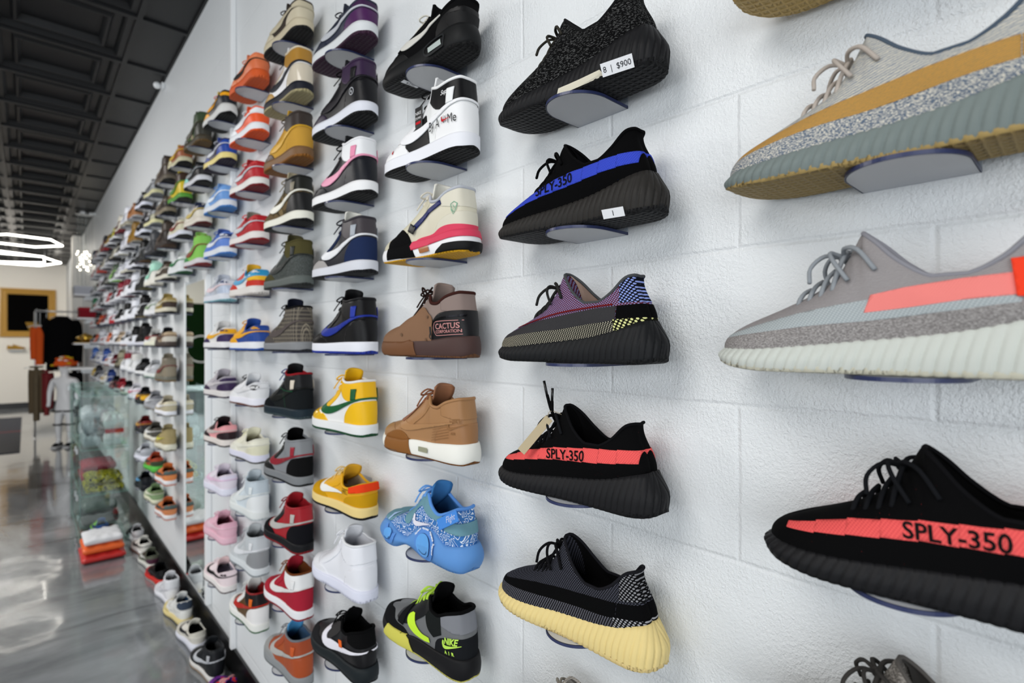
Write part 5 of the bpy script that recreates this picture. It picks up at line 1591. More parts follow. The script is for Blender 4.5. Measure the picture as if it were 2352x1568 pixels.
# columns over and beyond the mirror
FAR = [
 (7, 0, 'high', H(pat('camo', '3c4a34', '6f7a58', 1, 'a0917a'), '38362f', '3f4f38', '3a3a34', '40483a', '4a4638', N_, '4a4438', '6b5230', lace='2c2c28'), 'green camouflage high top with brown sole'),
 (7, 1, 'low', H('141416', '8fd8cc', '141416', '141416', '141416', '8a8f92', N_, 'dcdde2', '101012', lace='7fe0d4', tng='17171a'), 'black low top with mint laces and toe'),
 (7, 2, 'low', H('e4ddd0', 'e4ddd0', '26304c', 'e2dbcc', 'ded6c8', 'c9b25a', N_, 'e4dccf', '5e1c20', lace='b03028', tng='26304c'), 'cream low top with maroon outsole'),
 (7, 3, 'high', H('8cc860:cloth', '2f8a44', '8cc860:cloth', '8cc860:cloth', '86c25c', '8a4a36', N_, 'd8d4d8', '7e2026', lace='2f8a44', trim='7c2a28'), 'lime green high top with maroon outsole'),
 (8, 0, 'low', H('9c5a3a', 'd8d0a8', 'a05c3c', '9c5a3a', 'b4843a', 'd4aa2a', N_, 'cfc9a8', '0f0f10', lace='d0a020', tng='d0a020'), 'brown and cream low top with gold tick'),
 (8, 1, 'high', H('d8c02c', '7a5a20', '3c2a20', 'd8bc30', '8a6a28', '4f8a34', N_, '5a9a3c', '2c2c26', lace='4f8a34', trim='2c211c'), 'yellow and brown high top with green midsole'),
 (8, 2, 'low', H('d6d0b4', 'd9d6c4', 'c9c3a8', 'd4ceb2', 'e2e0d8', '8a3a30', N_, 'dfe1ec', '131316', lace='e05a30', tng='e4e2dc'), 'off-white low top with orange laces'),
 (8, 3, 'low', H('e6e8ea', 'e4e8e6', 'e2e6e4', 'e6e8ea', 'e6e8ea', '2f7a4a', N_, 'e4e6e8', '1f5a34', lace='e4e6e8', tng='d8dcd8'), 'white low top with green tick and outsole'),
 (9, 0, 'high', H('4a3f38', '5c5248', '3c332d', '4a4038', '54493f', '6a5f52', N_, '6a6256', '121212', lace='55524c'), 'dark brown high top with taupe midsole'),
 (9, 1, 'low', H('5a5046', '6a6054', '4e463c', '2e2722', '5c5248', '7a6f60', N_, '857b68', '131313', lace='8f8c86'), 'grey brown low top with olive midsole'),
 (9, 2, 'high', H('3c332e', '4a4038', '40362f', '2f2824', '5a4c40', '4c4038', N_, '332b28', '4a3526', lace='4a4038'), 'blackish brown high top with gum outsole'),
 (9, 3, 'low', H('4a3f36', '3c342c', '5a4c40', '4c4238', '54493e', 'd0ccc0', N_, 'd6d3c6', '26211d', lace='3c342c'), 'brown low top with off-white midsole'),
 (9, 4, 'low', H('a08a4e:suede', '8f7c48', 'a8925a', '40322c', '8a7848', 'cfc8b0', N_, 'd6d0bc', '1c1816', lace='b09a60', trim='a8925a'), 'olive tan low top with dark heel and cream midsole'),
 (9, 5, 'low', H('a4917a', '4e4440', 'b8a284', 'cfc8bc', '3c3838', '6a4a3c', N_, '4a403c', '3a312e', lace='17171a', tng='17171a', lin='101012:cloth'), 'taupe and dark brown low top with black collar'),
 (9, 6, 'high', H('857d6c', '8a8272', '7a7264', '8c8270', '857d6c', '7a3a38', N_, '6f6e64', '8a6a34', lace='7a7264'), 'stone grey boot-height sneaker with red side stripe'),
 (9, 7, 'low', H('b8ad94', 'b4a88e', 'd8cfb4', 'bab094', 'd8d2c4', 'e9e8ea', N_, 'e6e7ee', '8a8474', lace='e2e2ea', lin='9a9cac:cloth'), 'beige low top with white tick and white midsole'),
 (9, 8, 'mid', dict(up='a2936a:suede', heel='a2936a:suede', toe='a2936a:suede', sw='d2cc4e', mid='d8d6c4:rubber', out='6a6248:rubber', lin='2c281e:cloth', lace='8a7c58'), 'khaki mid top with lime tick'),
 (9, 9, 'low', H('d8814a', 'd27a44', '50605e', 'd9854c', 'd2783f', '3c4444', N_, 'e2e1e4', 'd9652e', lin='171514:cloth', lace='3c4444', tng='d8733a', trim='c86a38'), 'orange low top with teal heel, upper of the matching two'),
 (9, 10, 'low', H('c97f52', 'c97a4c', '50605e', 'cc8254', 'c4743f', '3c4444', N_, 'e0dedf', 'd9652e', lin='171514:cloth', lace='3c4444', tng='c8683a', trim='b86438'), 'orange low top with teal heel, lower of the matching two'),
 (10, 0, 'low', H('8f9296', '17181a', '9a9da0', '8f9296', '1a1a1c', '77797c', N_, 'cfcba0', '77797c', lace='3a3c40'), 'grey low top with pale yellow midsole and black toe'),
 (10, 1, 'low', H('1c1c1e', '232325', '8f9296', 'b4b29a', '232325', 'a9abb0', N_, 'd6d2a4', '85888a', lace='1c1c1e'), 'black and grey low top with cream yellow midsole'),
 (10, 2, 'high', H('5a5c60', '77797c', '46484c', '2c2e32', '6a6c70', '55575b', N_, '25272b', '1d1f22', lace='3c3e42'), 'slate grey high top with black sole'),
 (10, 3, 'high', H('e2e1da', 'e0e4e0', 'a9dcc8', 'e2e0d8', 'dfe2dc', '8fd0b8', N_, 'dfdcd2', 'c9c4b8', lace='7fd8b8', tng='c8e8dc', lin='8fd8c0:cloth'), 'white high top with mint green collar'),
 (10, 4, 'low', H('d8dada', 'e4e6e6', 'c4c8c8', 'dadcdc', 'e4e6e6', '7f9a74', N_, 'dfe0e2', 'a8a8ac', lace='8aa07c'), 'white low top with sage green tick'),
 (10, 5, 'low', H('dcdcd8', 'e4e6e6', '2a2422', 'e0dccc', '1b1b1d', '9a2a2c', N_, 'dcdcc8', '3a3a38', lace='e4e4e2'), 'white and black low top with cream midsole'),
 (10, 6, 'low', H('b9bbbe', 'e2e3e6', 'c4c6ca', 'bcbec2', 'c9cbce', 'e6e7ea', N_, 'd8dcda', '3f7a58', lace='d0d2d4'), 'light grey low top with green outsole'),
 (10, 7, 'low', H('94959a', 'a4a5aa', '6e6f76', '9c9da2', 'cfd0d4', 'd4d5d8', N_, '9d9fa4', '8a7e68', lace='dcdde0', lin='4c4a52:cloth'), 'mid grey low top with white eyelet band'),
 (10, 8, 'low', H('4e4b44', 'd6d2c4', '4a4740', '4e4b44', '55524a', 'e2e2e0', N_, 'dcdace', '8a7648', lace='3c3a34', lin='17161a:cloth'), 'charcoal low top with white tick and cream midsole'),
 (10, 9, 'runner', H('a8452a', '6a8a3c', N_, '3c4a34', 'b04a2c', '2a302c', N_, '5ab84a', '2a302c', lace='b8482c', lin='5a3a3c:cloth'), 'orange red runner with bright green midsole'),
 (10, 10, 'low', H('7f9a6c', 'a8b48c', '6a7a54', '86a074', '7f9a6c', 'd8d8c4', N_, 'd4d4bc', '6a6e54', lace='c4c8a8', lin='2c2a20:cloth'), 'sage green low top with cream midsole'),
 (11, 0, 'low', H('131315', '1a1a1c', '131315', '17171a', '1a1a1c', 'a9acb4', N_, 'd4d7e4', '0e0e10', lace='232325', tng='3a3c34'), 'black low top with white midsole on top bracket'),
 (11, 1, 'low', H('17171a', 'a8abb4', '131315', '17171a', 'c4c7ce', '131315', N_, 'cfd3de', '101013', lace='17171a'), 'black and silver low top with white midsole'),
 (11, 2, 'high', H('131416', '1d1f20', '0c0c0e', '232628', '141416', '8f9296', N_, '26282b', '5a3f20', lace='101012'), 'black high top with gum brown outsole'),
 (11, 3, 'high', H('101113', '1a1c1e', '0c0c0e', '191b1d', '131416', 'a9acb0', N_, '222422', '5c5632', lace='0c0c0e'), 'black high top with olive outsole'),
 (11, 4, 'high', H('0e0e10', 'd8d9dc', '0c0c0e', '17171a', '0c0c0e', 'd6d8dc', N_, '2a2a2c', '7a6a3c', lace='17171a'), 'black high top with white toe and gum outsole'),
 (11, 5, 'high', H('0f0f11', '0c0c0e', '101012', '0e0e10', '0c0c0e', '232326', N_, 'c8cad4', '202024', lace='0c0c0e'), 'all black high top with pale grey midsole'),
 (11, 6, 'low', H('1b1c1e', '232426', '141416', '17181a', '202224', '4c4e52', N_, 'dcdee0', '55585a', lace='0c0c0e'), 'black low top with long black laces and white midsole'),
 (11, 7, 'low', H('131314', '8a2a22', '0e0e0f', 'e4ae2a', '131314', 'c8922a', N_, '1f2426', '15181a', lace='131314'), 'black low top with yellow heel'),
 (11, 8, 'low', H('5c1a1c', '26262a', '7a2020', '2a2628', '55181a', 'b8862a', N_, '232428', '1a1b1f', lace='7a2020'), 'dark red and charcoal low top with gold tick'),
 (11, 9, 'runner', H('b9bcc4', 'c4c7ce', N_, 'a9acb4', 'd8dae0', '85888e', N_, 'd6d8e4', '8d9096', lace='d4d6dc', lin='4a4c52:cloth'), 'light grey and white runner with lilac-white sole'),
 (11, 10, 'runner', H('121318', '17181c', N_, '15181f', '101116', '5a9ac8', N_, '181a20', '15161b', lace='8a8e92', lin='0c0c0e:cloth'), 'black runner with pale blue side badge'),
 (12, 0, 'low', H('9c6a44', 'a4724c', '8f6040', '9c6a44', 'a4724c', '8a5a3a', N_, '9a6c48', 'c4c6ca', lace='9c6a44'), 'chestnut brown low top'),
 (12, 1, 'high', H('8a6a30:suede', '8f6f34', '7c5e2a', '8a6a30:suede', '866630', '9a7838', N_, '7e6030', '94938c', lace='7c5e2a'), 'mustard brown high top'),
 (12, 2, 'low', H('17181c', 'cfd1d8', '17181c', '1d1e22', '202126', 'c4c7ce', N_, 'cfd1da', '1a1b1f', lace='dcdee2'), 'black and white low top with white laces'),
 (12, 3, 'high', H('d8dae2', 'dfe1e8', 'd4d6de', 'd6d8e0', 'dcdee4', '26282c', N_, 'd2d4dc', '17181b', lace='dfe1e6'), 'white high top with small black tick'),
 (12, 4, 'high', H('dcdee6', 'e2e4ea', 'd8dae2', 'dadce4', 'dfe1e8', '3a3c40', N_, 'd6d8e0', '232428', lace='e2e4e8'), 'white high top with dark grey tick'),
 (12, 5, 'mid', dict(up='101012', heel='d8dae0', toe='d8dae0', sw='d8dae0', mid='cfd2dc:rubber', out='a8aab0:rubber', lin='0c0c0d:cloth', lace='131315'), 'black mid top with white toe and heel'),
 (12, 6, 'high', H('dfe0e2', 'e2e3e4', 'c8c8c4', 'dcddde', 'e0e1e2', 'd8d9da', N_, 'd8dade', 'c4c6ca', lace='e2e3e4', lin='8e2a30:cloth'), 'white high top with red lining'),
 (12, 7, 'low', H('e2dfe6', 'e4e2e8', 'dfdce4', 'e2e0e8', 'e2dfe6', 'd86a8a', N_, 'dfe0ea', 'b8bac4', lace='e2e0e8'), 'white low top with pink tick'),
 (13, 0, 'high', H('d2d4dc', 'cfd1d8', 'd4d6de', 'd2d4dc', 'd0d2da', 'c4c6ce', N_, '8f8a78', 'b0aea4', lace='d4d6de'), 'white high top with stone outsole at top of far columns'),
 (13, 1, 'high', H('cfd1da', 'd2d4dc', 'cdcfd8', 'cfd1da', 'd2d4dc', 'bfc1ca', N_, 'b4b5ba', '2c2c30', lace='d2d4dc'), 'plain white high top with dark outsole'),
 (13, 2, 'low', H('c9ccd6', 'cfd2da', 'c4c7d0', 'c9ccd6', 'cfd2da', 'b9bcc4', N_, 'b9b7aa', '202024', lace='cfd2da'), 'cool white low top with stone midsole'),
 (13, 3, 'high', H('d8dae0', 'dfe1e6', '6a1a28', 'd8dae0', 'dfe1e6', '6a1a28', N_, 'd6d8de', '5a1622', lace='6a1a28'), 'white high top with maroon collar and outsole'),
 (13, 4, 'high', H('e0e2e8', 'e4e6ea', '0f0f11', 'dfe1e6', 'e2e4e8', '101012', N_, 'dcdee4', '1a1a1d', lace='0f0f11'), 'white high top with black collar and tick'),
 (13, 5, 'low', H('dcdee4', 'e0e2e6', '131315', 'dcdee4', 'dfe1e6', '131315', N_, 'd8dae2', 'a06a4a', lace='131315'), 'white low top with black laces, tan outsole'),
 (13, 6, 'high', H('dfe0e4', 'e2e3e6', '7a1c2a', 'dedfe3', 'e0e1e5', 'c8c9cd', N_, 'dadce0', 'c4c6ca', lace='e0e1e4', lin='7a1c2a:cloth'), 'white high top with crimson lining'),
 (13, 7, 'low', H('141416', 'b02434', '17171a', 'e0e1e6', 'b02434', 'e2e3e6', N_, 'd8d8cc', '101012', lace='131315'), 'black and red low top with white heel'),
]
for k, r, typ, c, desc in FAR:
    place(k, r, typ, c, desc)
# the farthest columns: seen as small blurred pairs of colours
FC = [
 # column 14
 [('c8c4b8', '5a1a20', 'off-white sneaker with maroon outsole'), ('17181b', 'c4c2b4', 'black sneaker with bone sole'), ('cfd1d8', '8a8c90', 'white sneaker with grey outsole'), ('7a1a2c', 'd8dae0', 'maroon sneaker with white sole'),
  ('101012', '2a2a2c', 'black sneaker on black sole'), ('b8a48c', '101012', 'tan sneaker with black outsole'), ('8a8672', '3c3a34', 'khaki sneaker with dark outsole'), ('8e1f2c', '202024', 'crimson sneaker with black outsole')],
 [('b8b23a', '2c2c2c', 'yellow green sneaker with dark sole'), ('b4b2a4', '1c1c1e', 'stone sneaker with black outsole'), ('4c5a4a', '8ccc5a', 'grey sneaker with neon green sole'), ('3a3c40', 'b9bac0', 'dark grey sneaker with pale sole'),
  ('c9cbd2', 'b8242c', 'white sneaker with red outsole'), ('d8d9de', '3a3c40', 'white sneaker with charcoal outsole'), ('5c1622', 'c9cad0', 'burgundy sneaker with white sole'), ('101114', '8e1f2c', 'black sneaker with red outsole')],
 [('b08a2c', '2c2a26', 'ochre sneaker with black sole'), ('26282c', 'b4b6bc', 'charcoal sneaker with pale sole'), ('9a9c96', '3a3a38', 'grey sneaker with dark sole'), ('b4282e', 'cfd0d6', 'bright red sneaker with white sole'),
  ('d4d6dc', '5a5c60', 'white sneaker with slate outsole'), ('d86a3a', 'd4d6dc', 'orange sneaker with white sole'), ('dadbe0', 'c06a3c', 'white sneaker with orange outsole'), ('20356c', 'd4d6dc', 'navy sneaker with white sole')],
 [('2c2e32', '8a1f26', 'charcoal sneaker with red outsole'), ('c4c0ac', '4a4a46', 'bone sneaker with grey outsole'), ('1a1b1e', '4a4c50', 'black sneaker with grey sole'), ('c9cace', '26282c', 'white sneaker with black outsole'),
  ('8a2c30', '2a2a2c', 'brick red sneaker with black sole'), ('cfd1d8', 'a83c34', 'white sneaker with rust outsole'), ('2f4a8c', 'd8dae0', 'blue sneaker with white sole'), ('d8d4c8', 'c8a43c', 'cream sneaker with mustard outsole')],
 [('b8b6aa', '232326', 'putty sneaker with black sole'), ('2a2c30', 'c44a3c', 'black sneaker with coral outsole'), ('bcbec4', '6a1c24', 'silver sneaker with wine outsole'), ('4a4c50', 'c4c6cc', 'slate sneaker with pale sole'),
  ('d05a34', '2c2c30', 'orange sneaker with black sole'), ('bfc1c8', '3a3c42', 'silver sneaker with black sole'), ('e0e1e4', '2c4a8c', 'white sneaker with blue outsole'), ('8c8e94', 'd4d5da', 'grey sneaker with white sole')],
 [('6a1f28', 'b4b6bc', 'wine sneaker with pale sole'), ('c0c2c8', '8a8c90', 'silver sneaker with grey sole'), ('33533c', 'c4c6cc', 'forest green sneaker with pale sole'), ('b9bbc0', 'b0342c', 'silver sneaker with red outsole'),
  ('1c1d20', 'c9cace', 'black sneaker with white sole'), ('cf5a30', 'c4c6cc', 'burnt orange sneaker with pale sole'), ('c4c6cc', '26282c', 'pale grey sneaker with black sole'), ('23242a', 'a8aab0', 'ink blue sneaker with grey sole')],
 [('3a3f4c', 'a8aab0', 'steel blue sneaker with grey sole'), ('b44a44', 'c9cace', 'faded red sneaker with white sole'), ('8f9196', '2c2e32', 'mid grey sneaker with black sole'), ('2f6a4a', 'd0d2d6', 'green sneaker with white sole'),
  ('c4c5ca', 'c0382c', 'light grey sneaker with scarlet outsole'), ('2a2b2f', '8a8c90', 'soft black sneaker with grey sole'), ('3c62a8', 'cfd0d6', 'mid blue sneaker with white sole'), ('d0b04a', 'cfd0d4', 'straw yellow sneaker with white sole')],
]
ORD = ['top', 'second', 'third', 'fourth', 'fifth', 'sixth', 'seventh', 'eighth']
for ci, colm in enumerate(FC):
    k = 14 + ci
    for r, (a, b, desc) in enumerate(colm):
        place(k, r, 'high' if (r + ci) % 3 == 0 else 'low', H(a, b if (ci + r) % 2 else a, a, a, a, b, N_, 'cfd1d6' if (r * 2 + ci) % 3 else b, b, lace='d0d2d6' if r % 2 else a), desc + ' far along the wall')

# ------------------------------------------------------------------ sneakers standing on the floor against the baseboard
def on_floor(i, typ, c, desc):
    y = 4.81 - .304 * i
    return build_shoe(typ, 'lo' if y > 2.6 else 'mid', c, (.602, y, 0.0012), desc, 'sneakers on the floor by the wall', math.radians(90 + (3, 5, 2, 4)[i % 4]))
FL = [
 ('runner', H('d4d6da', '1a1b1e', N_, 'c4c6ca', '17181b', '2a2c30', N_, 'd8dade', '8a8c90', lin='131315:cloth', lace='131315'), 'white and black runner, farthest on the floor'),
 ('low', H('dcdad2', 'd8d6ce', 'd4d2ca', 'dcdad2', 'd0cec8', '2a2a2c', N_, 'e0dfdc', 'b0683c', lace='dcdad2'), 'off-white low top with tan outsole on the floor'),
 ('runner', H('5a5f50', '6a6c5e', N_, '4a2a3c', '3c3c34', 'c4c6c0', N_, 'c9cbc4', '4c4e48', lace='3c3c34'), 'olive and plum runner on the floor'),
 ('runner', H('0e0e10', 'b0282c', N_, '131315', '0e0e10', '2a2a2c', N_, 'c4322c', 'd8d4cc', lin='0a0a0b:cloth', lace='0e0e10'), 'black runner with red midsole on the floor'),
 ('high', H('e2e2e6', 'dfe0e4', 'dcdde2', 'e4e4e8', 'e0e0e4', 'd4d4da', N_, 'dfe0e6', 'c4c6cc', lace='e2e2e6', lin='6a6c70:cloth'), 'bulky white high top on the floor'),
 ('mid', dict(up='dfdfdc', heel='e2e2de', toe='d8c88a', ankle='3c4656:cloth', mid='dccb90:rubber', out='1f2020:rubber', lin='2a4a6c:cloth', lace='2c343c', sw='e4e4e0'), 'white trainer with butter yellow sole on the floor'),
 ('runner', H('d4d0c4', 'cfcbc0', N_, 'd8d4ca', 'dedad0', '26262a', N_, 'd8dae4', '9a9ca4', lin='050506:cloth', lace='3c3c40'), 'cream and white runner with black lining on the floor'),
 ('high', H('1f2124', '26282b', '1b1d20', '1d1f22', '1a1c1f', 'c4c7cc', 'b4b6ba', 'd8d6d2', 'b89a78', lin='4a4a4c:cloth', lace='17181b'), 'charcoal high top with metallic silver tick on the floor'),
 ('low', H(pat('camo', '1a1230', '4a2a7c', 2, 'c8302c'), '6a2a8c', '2a8ac8', 'e0b43c', '17121c', 'c8302c', N_, '2a6ab0', '1a1a20', lace='e8a4a4'), 'multicolour patterned low top at the bottom edge'),
]
for i, (typ, c, desc) in enumerate(FL):
    on_floor(i, typ, c, desc)

# ------------------------------------------------------------------ mirror on the wall between the columns
def mirror():
    y0, y1 = wall_y(482), wall_y(434)
    z0, z1 = 0.16, HC + 0.315
    root = thing('wall_mirror', (WALL - 0.0005, (y0 + y1) / 2, z0), 'tall frameless mirror with white edges on the shoe wall', 'mirror')
    w = (y1 - y0) / 2
    h = z1 - z0
    def p(n, x0, x1, ya, yb, za, zb, m, bev=0.0):
        bm = bmesh.new()
        box(bm, x0, x1, ya, yb, za, zb, bev)
        return link_mesh(n, bm_mesh(bm, n, False), m, root)
    mm, nt, b = nodes_of('mirror glass')
    b.inputs['Base Color'].default_value = (0.74, 0.79, 0.77, 1)
    b.inputs['Metallic'].default_value = 1.0
    b.inputs['Roughness'].default_value = 0.015
    p('backing_board', -0.012, 0, -w, w, 0, h, WHT)
    p('mirror_glass', -0.0165, -0.0125, -w, w, 0, h, mm)
    p('edge_strip', -0.024, 0, -w - 0.035, -w - 0.0005, 0, h + .02, WHT, .002)
    p('edge_strip', -0.020, 0, w + 0.0005, w + 0.030, 0, h + .02, WHT, .002)
mirror()

# ------------------------------------------------------------------ glass display case
def glassy(name, col, fac):
    m, nt, b = nodes_of(name)
    out = nt.nodes['Material Output']
    tr = add(nt, 'ShaderNodeBsdfTransparent')
    tr.inputs[0].default_value = col
    gl = add(nt, 'ShaderNodeBsdfGlossy', i_Roughness=0.03)
    gl.inputs[0].default_value = (0.8, 0.85, 0.85, 1)
    mx = add(nt, 'ShaderNodeMixShader')
    mx.inputs[0].default_value = fac
    nt.links.new(tr.outputs[0], mx.inputs[1])
    nt.links.new(gl.outputs[0], mx.inputs[2])
    nt.links.new(mx.outputs[0], out.inputs['Surface'])
    return m
GLASS = glassy('clear glass', (0.90, 0.96, 0.94, 1), 0.12)
GEDGE = mat('7fa39a', 'plastic')
CHROME = mat('d8dadc', 'metal')
CX0, CX1, CY0, CY1 = 0.28, 0.562, 4.80, 5.75
LEV = [0.035, 0.375, 0.70, 1.085]
def display_case():
    root = thing('display_case', (0, 0, 0), 'clear glass shelving case with chrome clips beside the shoe wall', 'display case')
    def p(n, a, m, bev=0.0):
        bm = bmesh.new()
        box(bm, *a, bev)
        return link_mesh(n, bm_mesh(bm, n, False), m, root)
    for z in LEV:
        s = p('glass_shelf', (CX0 + .008, CX1, CY0 + .008, CY1 - .008, z - .006, z), GLASS)
        bm = bmesh.new()
        box(bm, CX0 + .006, CX0 + .008, CY0 + .008, CY1 - .008, z - .006, z)
        box(bm, CX0 + .008, CX1, CY0 + .0055, CY0 + .0078, z - .006, z)
        link_mesh('glass_edge', bm_mesh(bm, 'e', False), GEDGE, s)
    for y in (CY0, CY1 - .006):
        s = p('end_panel', (CX0, CX1, y, y + .005, .002, 1.12), GLASS)
        bm = bmesh.new()
        box(bm, CX0 - .003, CX0 - .0002, y, y + .005, .002, 1.12)
        box(bm, CX0, CX1, y, y + .005, 1.1202, 1.123)
        link_mesh('glass_edge', bm_mesh(bm, 'e', False), GEDGE, s)
    s = p('front_panel', (CX0 - .011, CX0 - .006, CY0, CY0 + .30, .05, 1.12), GLASS)
    s = p('front_panel', (CX0 - .011, CX0 - .006, CY0 + .62, CY1, .05, 1.12), GLASS)
    for z in LEV:
        for y in (CY0 + .004, CY0 + .15, CY1 - .02):
            bm = bmesh.new()
            box(bm, CX0 - .022, CX0 - .0115, y - .010, y + .010, z - .020, z + .018, .002)
            link_mesh('chrome_clip', bm_mesh(bm, 'c', False), CHROME, root)
    for y in (CY0 + .05, CY1 - .05):
        for x in (CX0 + .04, CX1 - .05):
            bm = bmesh.new()
            bmesh.ops.create_cone(bm, cap_ends=True, segments=12, radius1=.014, radius2=.014, depth=.026, matrix=Matrix.Translation((x, y, .014)))
            link_mesh('foot', bm_mesh(bm, 'f', False), CHROME, root)
display_case()

def bundle(name, label, cat, loc, size, cols, seed, group=None):
    """folded cloth in a bag: rounded, slightly crumpled layers"""
    rnd = random.Random(seed)
    root = thing(name, loc, label, cat, group)
    n = len(cols)
    z = 0.0
    for i, (nm, col, fin) in enumerate(cols):
        h = size[2] / n
        bm = bmesh.new()
        sx = size[0] * (1 - .06 * i) * rnd.uniform(.94, 1.0)
        sy = size[1] * (1 - .06 * i) * rnd.uniform(.94, 1.0)
        bmesh.ops.create_cube(bm, size=1.0)
        bmesh.ops.subdivide_edges(bm, edges=bm.edges, cuts=9, use_grid_fill=True)
        for v in bm.verts:
            x, y, zz = v.co
            rr = (abs(x * 2) ** 5 + abs(y * 2) ** 5) ** .2
            k = 1 - .25 * (abs(zz * 2)) ** 3
            drop = 1 - .35 * max(0, rr - .6) if zz > 0 else 1
            f = math.sin(x * 17 + i * 2 + seed) * math.sin(y * 13 + seed * 1.7) * .10
            v.co = Vector((x * sx * k, y * sy * k, (zz * drop + .5) * h + (f * h if zz > 0 else 0) + z))
        o = link_mesh(nm, bm_mesh(bm, nm), M(col, fin), root)
        z += h * .97
    return root
bundle('folded_shirt', 'yellow patterned folded shirt on the second glass shelf from below', 'shirt', (.425, 5.00, .3755), (.24, .32, .12), [('shirt_body', pat('camo', '8a7f1e', 'd0bc26', 1.5, '2c2a14'), 'cloth'), ('folded_layer', pat('camo', '8a7f1e', 'd0bc26', 1.5, '2c2a14'), 'cloth')], 3)
bundle('folded_shirt', 'red folded shirt behind the yellow one in the glass case', 'shirt', (.425, 5.42, .3755), (.24, .34, .15), [('shirt_body', '8e2a34', 'cloth'), ('folded_layer', '9a3a44', 'cloth')], 4)
bundle('bagged_garment', 'white bagged garment with red label on the third glass shelf', 'clothing', (.480, 4.99, .7005), (.13, .26, .24), [('garment', 'dfe0e4', 'plastic'), ('wrapping', 'e4e5e8', 'plastic')], 5)
bm = bmesh.new(); box(bm, .425, .535, 4.848, 4.851, .80, .83)
tag(link_mesh('paper_label', bm_mesh(bm, 'pl', False), mat('c0303c', 'matte')), 'red paper label on the white bagged garment in the case', 'label')
bundle('bagged_garment', 'grey bagged garment at the front of the third glass shelf', 'clothing', (.350, 5.00, .7005), (.10, .28, .20), [('garment', 'a9acb4', 'plastic'), ('wrapping', '8c8f98', 'plastic')], 6)
bundle('bagged_garment', 'speckled grey garment farther back on the third glass shelf', 'clothing', (.425, 5.40, .7005), (.24, .34, .26), [('garment', pat('camo', '9a9ca2', 'c9cace', 2, '6a6c74'), 'cloth'), ('wrapping', 'b4b6bc', 'plastic')], 7)
bundle('bagged_garment', 'orange bagged shirt with white label on the floor under the case', 'clothing', (.385, 4.60, .0012), (.25, .30, .17), [('wrapping', 'c4302e', 'plastic'), ('garment', 'e8662c', 'plastic'), ('paper_insert', 'dcdde0', 'matte')], 8)
bundle('bagged_garment', 'dark bagged garment on the bottom glass shelf', 'clothing', (.43, 5.38, .0355), (.24, .30, .20), [('garment', '2c3230', 'cloth'), ('wrapping', '55605a', 'plastic')], 9)
build_shoe('runner', 'lo', H('2f62b4', 'a4e03c', N_, '3a6cc0', '9ae03a', '23406e', N_, '2f5fae', '2a50a0', lace='a4e03c'), (.41, 5.02, .0362), 'blue and neon green runner on the bottom glass shelf', None, math.radians(95))

# ------------------------------------------------------------------ far end of the room
def shelf_box(name, label, cat, a, col, fin='plastic', bev=.003):
    x0, x1, y0, y1, z0, z1 = a
    root = thing(name, ((x0 + x1) / 2, (y0 + y1) / 2, z0), label, cat)
    bm = bmesh.new()
    box(bm, (x0 - x1) / 2, (x1 - x0) / 2, (y0 - y1) / 2, (y1 - y0) / 2, 0, z1 - z0, bev)
    link_mesh('shelf_board', bm_mesh(bm, 'b', False), M(col, fin), root)
    for s in (-1, 1):
        bm = bmesh.new()
        box(bm, 0.0, (x1 - x0) / 2 - .0005, s * (y1 - y0) * .3 - .008, s * (y1 - y0) * .3 + .008, -.05, -.0005, .002)
        link_mesh('support', bm_mesh(bm, 's', False), CHROME, root)
    return root
SX = .45
def carton(label, a, col, lid):
    x0, x1, y0, y1, z0, z1 = a
    root = thing('shoe_box', ((x0 + x1) / 2, (y0 + y1) / 2, z0), label, 'box')
    w, d, h = (x1 - x0) / 2, (y1 - y0) / 2, z1 - z0
    bm = bmesh.new(); box(bm, -w + .003, w - .003, -d + .003, d - .003, 0, h * .72)
    link_mesh('box_body', bm_mesh(bm, 'b', False), M(col, 'matte'), root)
    bm = bmesh.new(); box(bm, -w, w, -d, d, h * .725, h, .002)
    link_mesh('lid', bm_mesh(bm, 'l', False), M(lid, 'matte'), root)
    return root
shelf_box('wall_shelf', 'upper white wall shelf carrying a grey box, beyond the far columns', 'shelf', (SX, .6825, 8.70, 9.10, HC + .585, HC + .605), 'e6e7ea')
carton('pale grey shoe box on the upper white wall shelf', (SX, .675, 8.71, 9.08, HC + .6055, HC + .71), 'a9abb4', 'b4b6be')
shelf_box('wall_shelf', 'second white wall shelf carrying a red box', 'shelf', (SX + .03, .6825, 8.70, 9.10, HC + .285, HC + .305), 'e6e7ea')
carton('dark red shoe box on the second white wall shelf', (SX + .05, .675, 8.74, 9.08, HC + .3055, HC + .44), '7a1420', '8e1c28')
shelf_box('wall_shelf', 'third white wall shelf holding gold crumpled foil', 'shelf', (SX, .6825, 8.70, 9.10, HC - .04, HC - .02), 'e6e7ea')
shelf_box('wall_shelf', 'lowest white wall shelf, below the gold one', 'shelf', (SX - .06, .6825, 8.70, 9.10, HC - .36, HC - .335), 'f0f0f0')
GOLD = mat('c9a246', 'metal')
